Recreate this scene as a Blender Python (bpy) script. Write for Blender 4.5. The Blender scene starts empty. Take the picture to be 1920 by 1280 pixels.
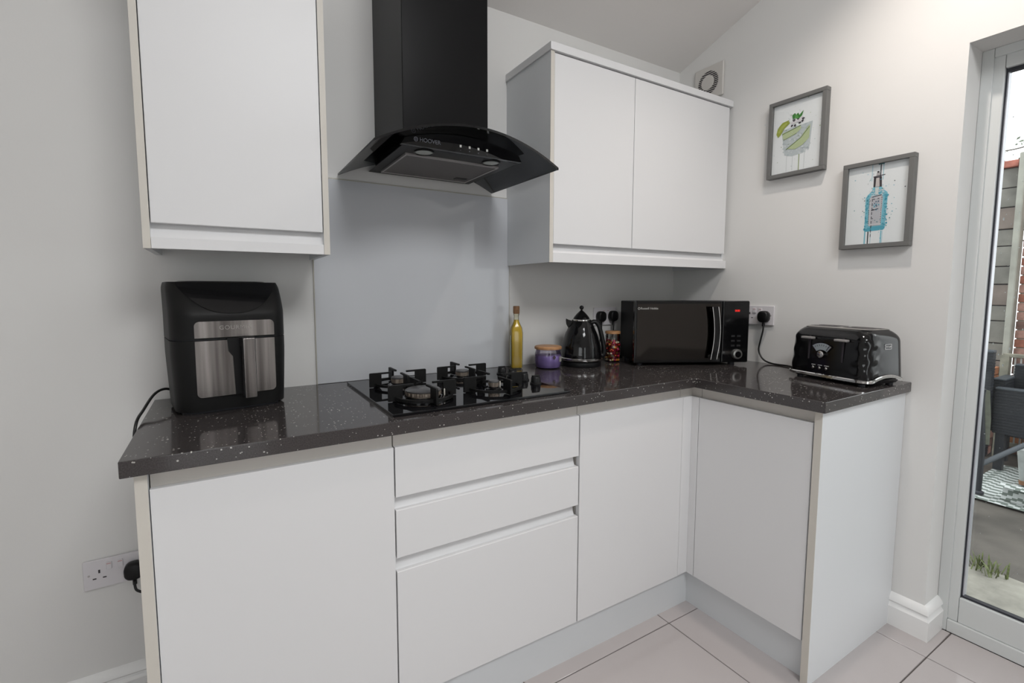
import bpy, bmesh, math, random
from mathutils import Vector, Matrix
R = math.radians
PI = math.pi
C = bpy.context.scene.collection
SC = bpy.context.scene
random.seed(7)

# ------------------------------------------------------------------ camera, sky, lights, exposure
def make_camera():
    y, a, r = R(30.3969), R(-4.8661), R(-0.0332)
    f = Vector((math.sin(y) * math.cos(a), math.cos(y) * math.cos(a), math.sin(a)))
    rt = Vector((math.cos(y), -math.sin(y), 0)); up = rt.cross(f)
    rt2 = rt * math.cos(r) + up * math.sin(r); up2 = up * math.cos(r) - rt * math.sin(r)
    m = Matrix((rt2, up2, -f)).transposed().to_4x4()
    m.translation = Vector((-2.114, -1.7226, 1.2365))
    cd = bpy.data.cameras.new('camera'); cd.sensor_width = 36; cd.lens = 884.3135 / 1920 * 36
    cd.shift_x = 28.3 / 1920; cd.shift_y = -20.4 / 1920; cd.clip_start = 0.05; cd.clip_end = 100
    o = bpy.data.objects.new('camera', cd); C.objects.link(o); o.matrix_world = m
    SC.camera = o
make_camera()
w = bpy.data.worlds.new('overcast_sky'); SC.world = w; w.use_nodes = True
nt = w.node_tree; bg = nt.nodes['Background']
tc = nt.nodes.new('ShaderNodeTexCoord'); nz = nt.nodes.new('ShaderNodeTexNoise'); nz.inputs['Scale'].default_value = 1.6
rp = nt.nodes.new('ShaderNodeValToRGB')
rp.color_ramp.elements[0].color = (0.93, 0.96, 1.0, 1); rp.color_ramp.elements[1].color = (1.0, 1.0, 1.0, 1)
nt.links.new(tc.outputs['Generated'], nz.inputs['Vector']); nt.links.new(nz.outputs['Fac'], rp.inputs['Fac'])
nt.links.new(rp.outputs['Color'], bg.inputs['Color']); bg.inputs['Strength'].default_value = 2.3

def area(name, loc, rot, sx, sy, power, col=(1, 1, 1), spread=180):
    l = bpy.data.lights.new(name, 'AREA'); l.shape = 'RECTANGLE'; l.size = sx; l.size_y = sy
    l.energy = power; l.color = col; l.spread = R(spread)
    o = bpy.data.objects.new(name, l); C.objects.link(o); o.location = loc; o.rotation_euler = rot
    return o
area('rear_fill_light', (-2.2, -4.85, 1.2), (R(90), 0, 0), 0.9, 1.8, 4, (0.95, 0.98, 1.0))  # added fill lamp just inside the unseen rear glazing
area('side_fill_light', (-4.2, -3.6, 1.6), (0, R(-90), 0), 0.9, 1.6, 8, (0.97, 0.99, 1.0))  # added fill lamp, brightens surfaces that face left
area('skylight_fill_light', (-1.5, -2.65, 2.99), (R(19.4), 0, 0), 1.1, 0.7, 34, (0.985, 0.99, 1.0))  # added area lamp in the roof opening, boosts the light from above
SC.view_settings.view_transform = 'Standard'; SC.view_settings.look = 'None'
SC.view_settings.gamma = 1; SC.view_settings.use_curve_mapping = False
SC.view_settings.exposure = 0.04
SC.cycles.use_denoising = True
SC.cycles.max_bounces = 10; SC.cycles.diffuse_bounces = 5; SC.cycles.transparent_max_bounces = 12
SC.cycles.caustics_reflective = False; SC.cycles.caustics_refractive = False
SC.cycles.sample_clamp_indirect = 4

# ------------------------------------------------------------------ materials
MATS = {}
def mat(name, col=(.8, .8, .8), rough=.5, metal=0, bump=0, bscale=60, var=0, vscale=8, spec=None, coat=0, emit=None, es=0, aniso=None):
    if name in MATS: return MATS[name]
    m = bpy.data.materials.new(name); m.use_nodes = True; t = m.node_tree; b = t.nodes['Principled BSDF']
    b.inputs['Base Color'].default_value = (*col, 1); b.inputs['Roughness'].default_value = rough; b.inputs['Metallic'].default_value = metal
    if spec is not None: b.inputs['Specular IOR Level'].default_value = spec
    if coat: b.inputs['Coat Weight'].default_value = coat; b.inputs['Coat Roughness'].default_value = .03
    if emit: b.inputs['Emission Color'].default_value = (*emit, 1); b.inputs['Emission Strength'].default_value = es
    c = t.nodes.new('ShaderNodeTexCoord')
    if var:
        n = t.nodes.new('ShaderNodeTexNoise'); n.inputs['Scale'].default_value = vscale; n.inputs['Detail'].default_value = 4
        r = t.nodes.new('ShaderNodeValToRGB')
        r.color_ramp.elements[0].position = .3; r.color_ramp.elements[1].position = .7
        r.color_ramp.elements[0].color = (*[max(0, x * (1 - var)) for x in col], 1)
        r.color_ramp.elements[1].color = (*[min(1, x * (1 + var)) for x in col], 1)
        t.links.new(c.outputs['Object'], n.inputs['Vector']); t.links.new(n.outputs['Fac'], r.inputs['Fac']); t.links.new(r.outputs['Color'], b.inputs['Base Color'])
    if bump:
        n = t.nodes.new('ShaderNodeTexNoise'); n.inputs['Scale'].default_value = bscale; n.inputs['Detail'].default_value = 3
        k = t.nodes.new('ShaderNodeBump'); k.inputs['Strength'].default_value = bump; k.inputs['Distance'].default_value = .002
        t.links.new(c.outputs['Object'], n.inputs['Vector']); t.links.new(n.outputs['Fac'], k.inputs['Height']); t.links.new(k.outputs['Normal'], b.inputs['Normal'])
    MATS[name] = m
    return m

def glass_mat(name, tint=(1, 1, 1), refl=1.0, rough=0.0):
    """thin see-through glass: tinted transmission plus a fresnel reflection"""
    if name in MATS: return MATS[name]
    m = bpy.data.materials.new(name); m.use_nodes = True; t = m.node_tree
    for n in list(t.nodes): t.nodes.remove(n)
    o = t.nodes.new('ShaderNodeOutputMaterial'); mx = t.nodes.new('ShaderNodeMixShader'); tr = t.nodes.new('ShaderNodeBsdfTransparent')
    gl = t.nodes.new('ShaderNodeBsdfGlossy'); fr = t.nodes.new('ShaderNodeFresnel'); fr.inputs['IOR'].default_value = 1.5
    ml = t.nodes.new('ShaderNodeMath'); ml.operation = 'MULTIPLY'; ml.inputs[1].default_value = refl
    tr.inputs['Color'].default_value = (*tint, 1); gl.inputs['Roughness'].default_value = rough
    t.links.new(fr.outputs[0], ml.inputs[0]); t.links.new(ml.outputs[0], mx.inputs[0]); t.links.new(tr.outputs[0], mx.inputs[1])
    t.links.new(gl.outputs[0], mx.inputs[2]); t.links.new(mx.outputs[0], o.inputs['Surface'])
    MATS[name] = m
    return m

def quartz():
    m = mat('speckled_quartz', (.05, .045, .045), .09); t = m.node_tree; b = t.nodes['Principled BSDF']
    b.inputs['Specular IOR Level'].default_value = .55
    c = t.nodes.new('ShaderNodeTexCoord')
    v = t.nodes.new('ShaderNodeTexVoronoi'); v.inputs['Scale'].default_value = 115
    n = t.nodes.new('ShaderNodeTexNoise'); n.inputs['Scale'].default_value = 14; n.inputs['Detail'].default_value = 3
    g = t.nodes.new('ShaderNodeTexNoise'); g.inputs['Scale'].default_value = 350
    t.links.new(c.outputs['Object'], v.inputs['Vector']); t.links.new(c.outputs['Object'], n.inputs['Vector']); t.links.new(c.outputs['Object'], g.inputs['Vector'])
    base = t.nodes.new('ShaderNodeValToRGB'); base.color_ramp.elements[0].position = .3; base.color_ramp.elements[1].position = .75
    base.color_ramp.elements[0].color = (.030, .026, .026, 1); base.color_ramp.elements[1].color = (.062, .055, .054, 1)
    t.links.new(g.outputs['Fac'], base.inputs['Fac'])
    sz = t.nodes.new('ShaderNodeMapRange'); sz.inputs[1].default_value = .35; sz.inputs[2].default_value = .7; sz.inputs[3].default_value = .07; sz.inputs[4].default_value = .30
    t.links.new(n.outputs['Fac'], sz.inputs[0])
    ls = t.nodes.new('ShaderNodeMath'); ls.operation = 'LESS_THAN'; t.links.new(v.outputs['Distance'], ls.inputs[0]); t.links.new(sz.outputs[0], ls.inputs[1])
    sep = t.nodes.new('ShaderNodeSeparateColor'); t.links.new(v.outputs['Color'], sep.inputs[0])
    gt = t.nodes.new('ShaderNodeMath'); gt.operation = 'GREATER_THAN'; gt.inputs[1].default_value = .55; t.links.new(sep.outputs[0], gt.inputs[0])
    mu = t.nodes.new('ShaderNodeMath'); mu.operation = 'MULTIPLY'; t.links.new(ls.outputs[0], mu.inputs[0]); t.links.new(gt.outputs[0], mu.inputs[1])
    mx = t.nodes.new('ShaderNodeMix'); mx.data_type = 'RGBA'; mx.inputs[7].default_value = (.40, .385, .36, 1)
    t.links.new(mu.outputs[0], mx.inputs[0]); t.links.new(base.outputs['Color'], mx.inputs[6]); t.links.new(mx.outputs[2], b.inputs['Base Color'])
    return m

def brushed(name, col=(.55, .53, .51)):
    m = mat(name, col, .26, 1); t = m.node_tree; b = t.nodes['Principled BSDF']
    c = t.nodes.new('ShaderNodeTexCoord'); mp = t.nodes.new('ShaderNodeMapping'); mp.inputs['Scale'].default_value = (38, 38, 1.2)
    n = t.nodes.new('ShaderNodeTexNoise'); n.inputs['Scale'].default_value = 1; n.inputs['Detail'].default_value = 3
    r = t.nodes.new('ShaderNodeValToRGB'); r.color_ramp.elements[0].color = (.13, .118, .115, 1); r.color_ramp.elements[1].color = (.52, .49, .475, 1)
    r.color_ramp.elements[0].position = .33; r.color_ramp.elements[1].position = .68
    t.links.new(c.outputs['Object'], mp.inputs[0]); t.links.new(mp.outputs[0], n.inputs['Vector']); t.links.new(n.outputs['Fac'], r.inputs['Fac']); t.links.new(r.outputs[0], b.inputs['Base Color'])
    return m

WALL = mat('painted_plaster', (.69, .685, .67), .75, bump=.06, bscale=180, var=.012, vscale=3)
CEIL = mat('ceiling_paint', (.79, .77, .75), .85, bump=.06, bscale=160)
TRIM = mat('gloss_trim_paint', (.80, .80, .79), .35)
DOORW = mat('matt_white_door', (.71, .71, .715), .42, bump=.02, bscale=300)
PANEL = mat('white_side_panel', (.71, .73, .745), .45)
CREAM = mat('cream_panel_edge', (.60, .57, .515), .5)
CREAMR = mat('cream_rail', (.60, .57, .53), .55)
UPVC = mat('white_upvc', (.60, .62, .615), .3)
RUBB = mat('black_rubber', (.02, .022, .03), .5)
QUARTZ = quartz()
TILE = mat('polished_grey_tile', (.46, .425, .42), .09, var=.03, vscale=2.5)
GROUT = mat('dark_grout', (.10, .085, .08), .8)
SPLASH = mat('grey_glass_splashback', (.54, .555, .58), .05, spec=.5)
SILIC = mat('silicone_sealant', (.42, .40, .34), .5)
HOODB = mat('black_hood_metal', (.006, .006, .0065), .30, spec=.12)
HOODG = mat('black_gloss_panel', (.004, .004, .005), .05)
SMOKE = glass_mat('smoked_glass', (.33, .345, .36), .9)
FILT = mat('mesh_filter_grey', (.14, .128, .124), .45, .3, bump=.5, bscale=900)
STEELE = mat('filter_edge_steel', (.45, .43, .42), .35, .6)
LAMP = mat('hood_lamp_lens', (.40, .43, .40), .25)
BLACKP = mat('black_plastic', (.006, .006, .0065), .38, spec=.3)
BLACKM = mat('matt_black_plastic', (.006, .006, .006), .5, spec=.2)
BLACKG = mat('gloss_black', (.004, .004, .0045), .10, spec=.42)
HOBG = mat('black_hob_glass', (.004, .004, .005), .03)
IRON = mat('cast_iron', (.006, .006, .006), .5, bump=.2, bscale=400, spec=.22)
ALUB = mat('burner_aluminium', (.36, .30, .25), .38, .9, var=.25, vscale=60)
CAPM = mat('burner_cap_enamel', (.07, .07, .072), .35)
CHROME = mat('chrome', (.75, .74, .73), .09, 1)
STEEL = brushed('brushed_steel')
CABLE = mat('black_cable', (.008, .008, .008), .45)
SOCK = mat('white_socket_plastic', (.66, .64, .66), .35)
SOCKD = mat('socket_slot', (.03, .025, .03), .7)
REDM = mat('red_marker', (.52, .34, .35), .5)
WHITEM = mat('white_lettering', (.62, .62, .62), .4)
GREYM = mat('grey_lettering', (.22, .23, .27), .4)
FRAME = mat('grey_picture_frame', (.135, .135, .13), .55, bump=.1, bscale=120)
PAPER = mat('print_paper', (.86, .88, .885), .6)
PANE = glass_mat('clear_pane', (.96, .975, .97), .55)
WOODL = mat('bamboo_lid', (.42, .22, .10), .45, var=.25, vscale=40)
CORK = mat('brown_cork', (.20, .10, .045), .7, var=.25, vscale=120)

# ------------------------------------------------------------------ builders
def tag(o, label=None, cat=None, group=None, kind=None):
    if label: o['label'] = label
    if cat: o['category'] = cat
    if group: o['group'] = group
    if kind: o['kind'] = kind
    return o
def thing(name, label, cat, loc=(0, 0, 0), rz=0, group=None):
    o = bpy.data.objects.new(name, None); C.objects.link(o); o.location = loc; o.rotation_euler = (0, 0, rz); o.empty_display_size = .05
    return tag(o, label, cat, group)

class MB:
    def __init__(s): s.v = []; s.f = []; s.mi = []; s.cur = 0
    def add(s, vs, fs):
        b = len(s.v); s.v += [tuple(v) for v in vs]; s.f += [[i + b for i in f] for f in fs]; s.mi += [s.cur] * len(fs); return s
    def box(s, x0, x1, y0, y1, z0, z1):
        x0, x1 = sorted((x0, x1)); y0, y1 = sorted((y0, y1)); z0, z1 = sorted((z0, z1))
        return s.add([(x0, y0, z0), (x1, y0, z0), (x1, y1, z0), (x0, y1, z0), (x0, y0, z1), (x1, y0, z1), (x1, y1, z1), (x0, y1, z1)],
                     [(0, 3, 2, 1), (4, 5, 6, 7), (0, 1, 5, 4), (1, 2, 6, 5), (2, 3, 7, 6), (3, 0, 4, 7)])
    def prism(s, poly, ax, a, b):
        """poly: 2-D points in the other two axes (in x,y,z order), extruded along ax from a to b"""
        def P(p, t):
            return {'x': (t, p[0], p[1]), 'y': (p[0], t, p[1]), 'z': (p[0], p[1], t)}[ax]
        n = len(poly)
        return s.add([P(p, a) for p in poly] + [P(p, b) for p in poly],
                     [list(range(n))[::-1], list(range(n, 2 * n))] + [(i, (i + 1) % n, (i + 1) % n + n, i + n) for i in range(n)])
    def lathe(s, prof, c=(0, 0, 0), seg=32, fn=None, capb=True, capt=True):
        vs = []; n = len(prof)
        for r, z in prof:
            for k in range(seg):
                a = 2 * PI * k / seg; q = r if fn is None else fn(r, z, a)
                vs.append((c[0] + q * math.cos(a), c[1] + q * math.sin(a), c[2] + z))
        fs = [(i * seg + k, i * seg + (k + 1) % seg, (i + 1) * seg + (k + 1) % seg, (i + 1) * seg + k) for i in range(n - 1) for k in range(seg)]
        if capb: fs.append(list(range(seg))[::-1])
        if capt: fs.append([(n - 1) * seg + k for k in range(seg)])
        return s.add(vs, fs)
    def rings(s, rings, closed=True, caps=True):
        n = len(rings[0]); vs = [p for r in rings for p in r]
        fs = [(i * n + k, i * n + (k + 1) % n, (i + 1) * n + (k + 1) % n, (i + 1) * n + k) for i in range(len(rings) - 1) for k in range(n)]
        if caps: fs += [list(range(n))[::-1], [(len(rings) - 1) * n + k for k in range(n)]]
        return s.add(vs, fs)
    def tube(s, pts, r, seg=10, smooth=6):
        P = [Vector(p) for p in pts]
        if smooth and len(P) > 2:
            Q = [P[0] * 2 - P[1]] + P + [P[-1] * 2 - P[-2]]; out = []
            for i in range(1, len(Q) - 2):
                for k in range(smooth):
                    t = k / smooth; a, b, c, d = Q[i - 1:i + 3]
                    out.append(.5 * ((2 * b) + (c - a) * t + (2 * a - 5 * b + 4 * c - d) * t * t + (3 * b - a - 3 * c + d) * t ** 3))
            out.append(P[-1]); P = out
        ref = Vector((0, 0, 1)); rs = []
        for i, p in enumerate(P):
            d = (P[min(i + 1, len(P) - 1)] - P[max(i - 1, 0)]).normalized()
            if abs(d.dot(ref)) > .95: ref = Vector((1, .2, 0))
            u = d.cross(ref).normalized(); v = u.cross(d).normalized(); ref = v
            rr = r[i] if isinstance(r, list) else r
            rs.append([p + (u * math.cos(2 * PI * k / seg) + v * math.sin(2 * PI * k / seg)) * rr for k in range(seg)])
        return s.rings(rs)
    def grid(s, fn, nu, nv):
        vs = [fn(i / nu, j / nv) for i in range(nu + 1) for j in range(nv + 1)]
        return s.add(vs, [(i * (nv + 1) + j, (i + 1) * (nv + 1) + j, (i + 1) * (nv + 1) + j + 1, i * (nv + 1) + j + 1) for i in range(nu) for j in range(nv)])
    def mesh(s, name, mats):
        me = bpy.data.meshes.new(name); me.from_pydata(s.v, [], s.f)
        mats = mats if isinstance(mats, (list, tuple)) else [mats]
        for m in mats: me.materials.append(m)
        for p, i in zip(me.polygons, s.mi): p.material_index = i
        bm = bmesh.new(); bm.from_mesh(me); bmesh.ops.recalc_face_normals(bm, faces=bm.faces); bm.to_mesh(me); bm.free()
        return me
    def build(s, name, mats, parent=None, bev=0, seg=2, smooth=0, loc=None, rot=None, kind=None, label=None):
        me = s.mesh(name, mats)
        if bev:
            bm = bmesh.new(); bm.from_mesh(me)
            es = [e for e in bm.edges if len(e.link_faces) == 2 and e.calc_face_angle(0) > R(35)]
            bmesh.ops.bevel(bm, geom=es, offset=bev, segments=seg, profile=.5, affect='EDGES', clamp_overlap=True)
            bm.to_mesh(me); bm.free()
        if smooth or bev:
            ang = R(smooth or 40)
            bm = bmesh.new(); bm.from_mesh(me)
            for f in bm.faces: f.smooth = True
            for e in bm.edges: e.smooth = not (len(e.link_faces) == 2 and e.calc_face_angle(0) > ang)
            bm.to_mesh(me); bm.free()
        o = bpy.data.objects.new(name, me); C.objects.link(o)
        if bev: wn = o.modifiers.new('weighted_normals', 'WEIGHTED_NORMAL'); wn.keep_sharp = True; wn.weight = 100
        if parent: o.parent = parent
        if loc: o.location = loc
        if rot: o.rotation_euler = rot
        if kind: o['kind'] = kind
        if label: o['label'] = label
        return o
def box(name, b, m, parent=None, bev=0, **k): return MB().box(*b).build(name, m, parent, bev, **k)
def struct(name, b, m, bev=0): return tag(box(name, b, m, None, bev), kind='structure')
def rrect(x0, x1, y0, y1, r, z, n=5):
    r = min(r, (x1 - x0) / 2 - 1e-4, (y1 - y0) / 2 - 1e-4); out = []
    for cx, cy, a0 in ((x1 - r, y1 - r, 0), (x0 + r, y1 - r, 90), (x0 + r, y0 + r, 180), (x1 - r, y0 + r, 270)):
        for k in range(n + 1):
            a = R(a0 + 90 * k / n); out.append((cx + r * math.cos(a), cy + r * math.sin(a), z))
    return out
def dup(o, parent=None, loc=None):
    c = o.copy(); C.objects.link(c); c.parent = parent
    if loc is not None: c.location = loc
    for ch in list(o.children): dup(ch, c)
    return c
def text(name, s, size, m, parent, loc, rot, ext=.0004, wide=1.0):
    cu = bpy.data.curves.new(name, 'FONT'); cu.body = s; cu.size = size; cu.extrude = ext; cu.align_x = 'CENTER'; cu.align_y = 'CENTER'; cu.space_character = wide
    t = bpy.data.objects.new(name, cu); C.objects.link(t)
    me = bpy.data.meshes.new_from_object(t.evaluated_get(bpy.context.evaluated_depsgraph_get()))
    bpy.data.objects.remove(t); me.materials.clear(); me.materials.append(m)
    o = bpy.data.objects.new(name, me); C.objects.link(o); o.parent = parent; o.location = loc; o.rotation_euler = rot
    return o

# ------------------------------------------------------------------ room shell
H = .91                                                           # worktop height
XL, RY = -4.3, -5.0
SL = .352
YR = -2.2                                                       # ridge of the pitched ceiling
def ceil_z(y): return 2.36 - SL * y if y > YR else 2.36 - SL * YR + SL * (y - YR)
tag(MB().prism([(.3, 2.36 - SL * .3), (0, 2.36), (YR, ceil_z(YR)), (YR, ceil_z(YR) + .2), (.3, 2.5)], 'x', XL - .2, .3).build('ceiling', CEIL), kind='structure')
def roofpiece(x0, x1, y0, y1):
    p = MB().prism([(y1, ceil_z(y1)), (y0, ceil_z(y0)), (y0, ceil_z(y0) + .2), (y1, ceil_z(y1) + .2)], 'x', x0, x1)
    return tag(p.build('ceiling', CEIL), kind='structure')
roofpiece(XL - .2, .3, -2.28, YR)
for x0, x1 in ((XL - .2, -2.1), (-.9, .3)): roofpiece(x0, x1, -3.04, -2.28)
roofpiece(XL - .2, .3, -5.2, -3.04)
struct('wall_back', (XL - .2, .3, 0, .2, -.2, 2.5), WALL)
wl = MB().box(XL - .2, XL, RY - .2, -4.45, -.2, 4.4).box(XL - .2, XL, -2.75, 0, -.2, 4.4).box(XL - .2, XL, -4.45, -2.75, -.2, 1.15).box(XL - .2, XL, -4.45, -2.75, 2.1, 4.4)
tag(wl.build('wall_left', WALL), kind='structure')
w2 = MB().box(XL - .12, XL - .07, -4.45, -2.75, 1.15, 1.21).box(XL - .12, XL - .07, -4.45, -2.75, 2.04, 2.1)  # unseen window, added to bring in light from the left
for y in (-4.45, -3.63, -2.81): w2.box(XL - .12, XL - .07, y, y + .06, 1.21, 2.04)
w2o = tag(w2.build('added_side_window', UPVC), kind='structure')
MB().box(XL - .10, XL - .09, -4.39, -2.81, 1.21, 2.04).build('pane', PANE, w2o)
DY0, DY1 = -3.2, -1.122                                          # garden door opening along y
tag(MB().prism([(0, -.2), (0, 2.36), (YR, ceil_z(YR)), (RY - .2, ceil_z(RY - .2)), (RY - .2, -.2), (DY0, -.2), (DY0, 2.028), (DY1, 2.028), (DY1, -.2)], 'x', 0, .30).build('wall_right', WALL), kind='structure')
rw = MB()
rw.box(XL, -2.7, RY - .2, RY, -.2, 4.3).box(-1.7, 0, RY - .2, RY, -.2, 4.3).box(-2.7, -1.7, RY - .2, RY, 2.15, 4.3)
tag(rw.build('wall_rear', WALL), kind='structure')
# rear glazed door (unseen, added behind the camera to light the room)
wd = MB()
for x in (-2.7, -1.76): wd.box(x, x + .06, RY - .12, RY - .06, .08, 2.07)
wd.box(-2.7, -1.7, RY - .12, RY - .06, 0, .08).box(-2.7, -1.7, RY - .12, RY - .06, 2.07, 2.15)
wo = tag(wd.build('added_rear_window', UPVC), kind='structure')
MB().box(-2.64, -1.76, RY - .095, RY - .085, .08, 2.07).build('pane', PANE, wo)

# recessed warm downlights
for dx, dy in ((-.55, -1.0), (-2.0, -1.0), (-3.3, -1.0)):
    dl_ = thing('downlight', 'recessed warm ceiling downlight %s' % ('near the picture wall' if dx > -1 else 'over the middle of the room' if dx > -2.5 else 'over the far end of the room'), 'light', (dx, dy, ceil_z(dy) - .001))
    dl_.rotation_euler = (-math.atan(SL), 0, 0)
    MB().lathe([(.032, -.001), (.043, -.004), (.045, -.001), (.045, 0)], (0, 0, 0), 28, capb=False, capt=False).build('ring', CHROME, dl_, smooth=40)
    MB().lathe([(.033, -.0012), (.033, -.0005)], (0, 0, 0), 24).build('lens', mat('warm_lamp_lens', (.9, .85, .8), .4, emit=(1, .80, .62), es=6), dl_)
    sl_ = bpy.data.lights.new('downlight_lamp', 'SPOT'); sl_.energy = 38 if dx > -1 else 1.5; sl_.color = (1, .90, .82); sl_.spot_size = R(150); sl_.spot_blend = .8; sl_.shadow_soft_size = .035
    so_ = bpy.data.objects.new('downlight_lamp', sl_); C.objects.link(so_); so_.parent = dl_; so_.location = (0, 0, -.02)
# floor: grout bed with each polished tile laid on it
fl = struct('floor', (XL, 0.30, RY, 0, -.05, -.003), GROUT)
tx = [-.105 + .615 * k for k in range(1, -8, -1)]; ty = [-.614 + .553 * k for k in range(1, -9, -1)]
tmesh = None
gx = [x for x in tx] ; g = .0016
cache = {}
for i in range(len(tx) - 1):
    for j in range(len(ty) - 1):
        x1, x0, y1, y0 = tx[i], tx[i + 1], ty[j], ty[j + 1]
        X1, X0, Y1, Y0 = min(x1, .118), max(x0, XL), min(y1, 0), max(y0, RY)
        if X1 - X0 < .02 or Y1 - Y0 < .02: continue
        key = (round(X1 - X0, 3), round(Y1 - Y0, 3))
        if key not in cache:
            o = MB().box(g, key[0] - g, g, key[1] - g, -.004, 0).build('tile', TILE, fl, .0012, 1); cache[key] = o.data
        else:
            o = bpy.data.objects.new('tile', cache[key]); C.objects.link(o); o.parent = fl
        o.location = (X0, Y0, 0)

# skirting: ogee profile
SK = [(0, 0), (.020, 0), (.020, .072), (.014, .080), (.013, .088), (.017, .094), (.015, .104), (.006, .116), (0, .120)]
def skirt_poly(s): return [(s * -d, z) for d, z in SK]
tag(MB().prism([(-d, z * .92) for d, z in SK], 'x', XL, -2.277).build('baseboard_back', TRIM, smooth=30), kind='structure')
def mitre(pts, prof, name):
    """sweep the profile along a polyline in plan, profile thickness on the side given by normals"""
    rs = []
    n = len(pts)
    for i, p in enumerate(pts):
        p = Vector(p)
        d0 = (p - Vector(pts[i - 1])).normalized() if i else (Vector(pts[1]) - p).normalized()
        d1 = (Vector(pts[i + 1]) - p).normalized() if i < n - 1 else d0
        n0 = Vector((-d0.y, d0.x)); n1 = Vector((-d1.y, d1.x)); b = (n0 + n1).normalized(); k = 1 / max(.3, b.dot(n0))
        rs.append([(p.x + b.x * k * d, p.y + b.y * k * d, z) for d, z in prof])
    return tag(MB().rings(rs).build(name, TRIM, smooth=30), kind='structure')
mitre([(.118, DY1), (0, DY1), (0, -1.024)], [(-d if False else d, z) for d, z in SK], 'baseboard_right')
tag(MB().prism([(XL + d, z) for d, z in SK], 'y', RY, 0).build('baseboard_left', TRIM, smooth=30), kind='structure')

# ------------------------------------------------------------------ garden door in the right wall
XD = .118
dr = bpy.data.objects.new('door_1', None); C.objects.link(dr); dr['kind'] = 'structure'
def door_frame():
    y0, y1, z0, z1 = DY0, DY1, 0, 2.028
    f = MB()
    wj = .030
    for (a, b, c, d) in ((y1 - wj, y1, z0, z1), (y0, y0 + wj, z0, z1)): f.box(XD, XD + .07, a, b, c, d)
    f.box(XD, XD + .07, y0 + wj, y1 - wj, z1 - .030, z1).box(XD, XD + .07, y0 + wj, y1 - wj, z0, z0 + .045)
    f.build('frame', UPVC, dr, .003)
    ym = (y0 + y1) / 2
    for k, (a, b) in enumerate(((ym - .02, y1 - wj + .004), (y0 + wj - .004, ym + .02))):
        s = MB(); w_ = .030; xo = XD + .008 + k * .001
        s.box(xo, xo + .05, b - w_, b, .045, z1 - .026).box(xo, xo + .05, a, a + w_, .045, z1 - .026)
        s.box(xo, xo + .05, a + w_, b - w_, z1 - .026 - .045, z1 - .026).box(xo, xo + .05, a + w_, b - w_, .045, .138)
        so = s.build('sash', UPVC, dr, .004)
        gk = MB(); ga = .005
        A, B, Z0, Z1 = a + w_ - .001, b - w_ + .001, .137, z1 - .070
        xg = xo + .012
        gk.box(xg, xg + .02, B - ga, B, Z0, Z1).box(xg, xg + .02, A, A + ga, Z0, Z1).box(xg, xg + .02, A + ga, B - ga, Z1 - .012, Z1).box(xg, xg + .02, A + ga, B - ga, Z0, Z0 + ga * 1.6)
        gk.build('gasket', RUBB, so)
        bd = MB(); bd.box(xg + .004, xg + .03, B - ga - .003, B - ga, Z0, Z1).box(xg + .004, xg + .03, A + ga, A + ga + .003, Z0, Z1)
        bd.build('glazing_bead', mat('grey_spacer', (.55, .57, .62), .3, .3), so)
        pa = MB().box(xg + .012, xg + .016, A + ga, B - ga, Z0, Z1 - .01).build('pane', PANE, dr)
        # raindrops clinging to the outside of the pane
        rd = MB()
        for _ in range(260 if k == 0 else 60):
            yy = random.uniform(max(A, B - .5), B - .02) if k == 0 else random.uniform(A, B); zz = random.uniform(.2, Z1 - .05) if random.random() < .35 else random.gauss(1.4, .28)
            if not .2 < zz < Z1 - .05: continue
            r = random.uniform(.0007, .0022); st = random.choice([1, 1, 1.6, 2.6])
            rd.add([(xg + .0165, yy + r * math.cos(t), zz + st * r * math.sin(t)) for t in [i * PI / 3 for i in range(6)]] + [(xg + .0165 + r * .6, yy, zz)],
                   [(i, (i + 1) % 6, 6) for i in range(6)])
        rd.build('raindrops', mat('rain_water', (.75, .78, .80), .15), pa, kind='stuff')
door_frame()

# ------------------------------------------------------------------ kitchen base units
YD = -.575
def base_cab(name, label, x0, x1, back=True):
    return thing(name, label, 'cabinet', ((x0 + x1) / 2, YD, 0))
def slab(parent, name, x0, x1, z0, z1, m=DOORW, ch=True, ox=0):
    """handleless front: vertical slab whose top edge curves back into a finger channel"""
    p = [(YD + .0008, z0), (YD + .018, z0), (YD + .018, z1), (YD + .0012, z1), (YD, z1 - .0012), (YD, z0 + .0008)]
    o = MB().prism([(a - YD, b) for a, b in p], 'x', x0 - ox, x1 - ox).build(name, m, parent, smooth=30)
    return o
def channel(parent, x0, x1, z0, z1, ox, m=DOORW):
    """curved recessed gola channel between two fronts"""
    d = .012; n = 8; pts = []
    for k in range(n + 1):
        t = k / n; pts.append((.012 + d * math.sin(t * PI / 2), z0 - .001 + (z1 + .006 - z0) * (1 - math.cos(t * PI / 2)) ** .75))
    poly = pts + [(.036, z1 + .008), (.036, z0 - .012), (.0185, z0 - .012)]
    return MB().prism(poly, 'x', x0 - ox, x1 - ox).build('channel', m, parent, smooth=30)
ZT, ZB = .836, .134
# unit 1: tall integrated door at the open end
cx = -2.0
c1 = thing('base_cabinet', 'white base cabinet with one wide plain door below the air fryer', 'cabinet', (cx, YD, 0))
slab(c1, 'door', -2.2525, -1.7475, ZB, ZT, ox=cx)
box('carcass', (-2.2525 - cx, -1.7455 - cx, .022, .555, .13, .874), CREAMR, c1)
box('rail', (-2.2525 - cx, -1.7465 - cx, .016, .030, ZT - .005, .874), CREAMR, c1)
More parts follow.
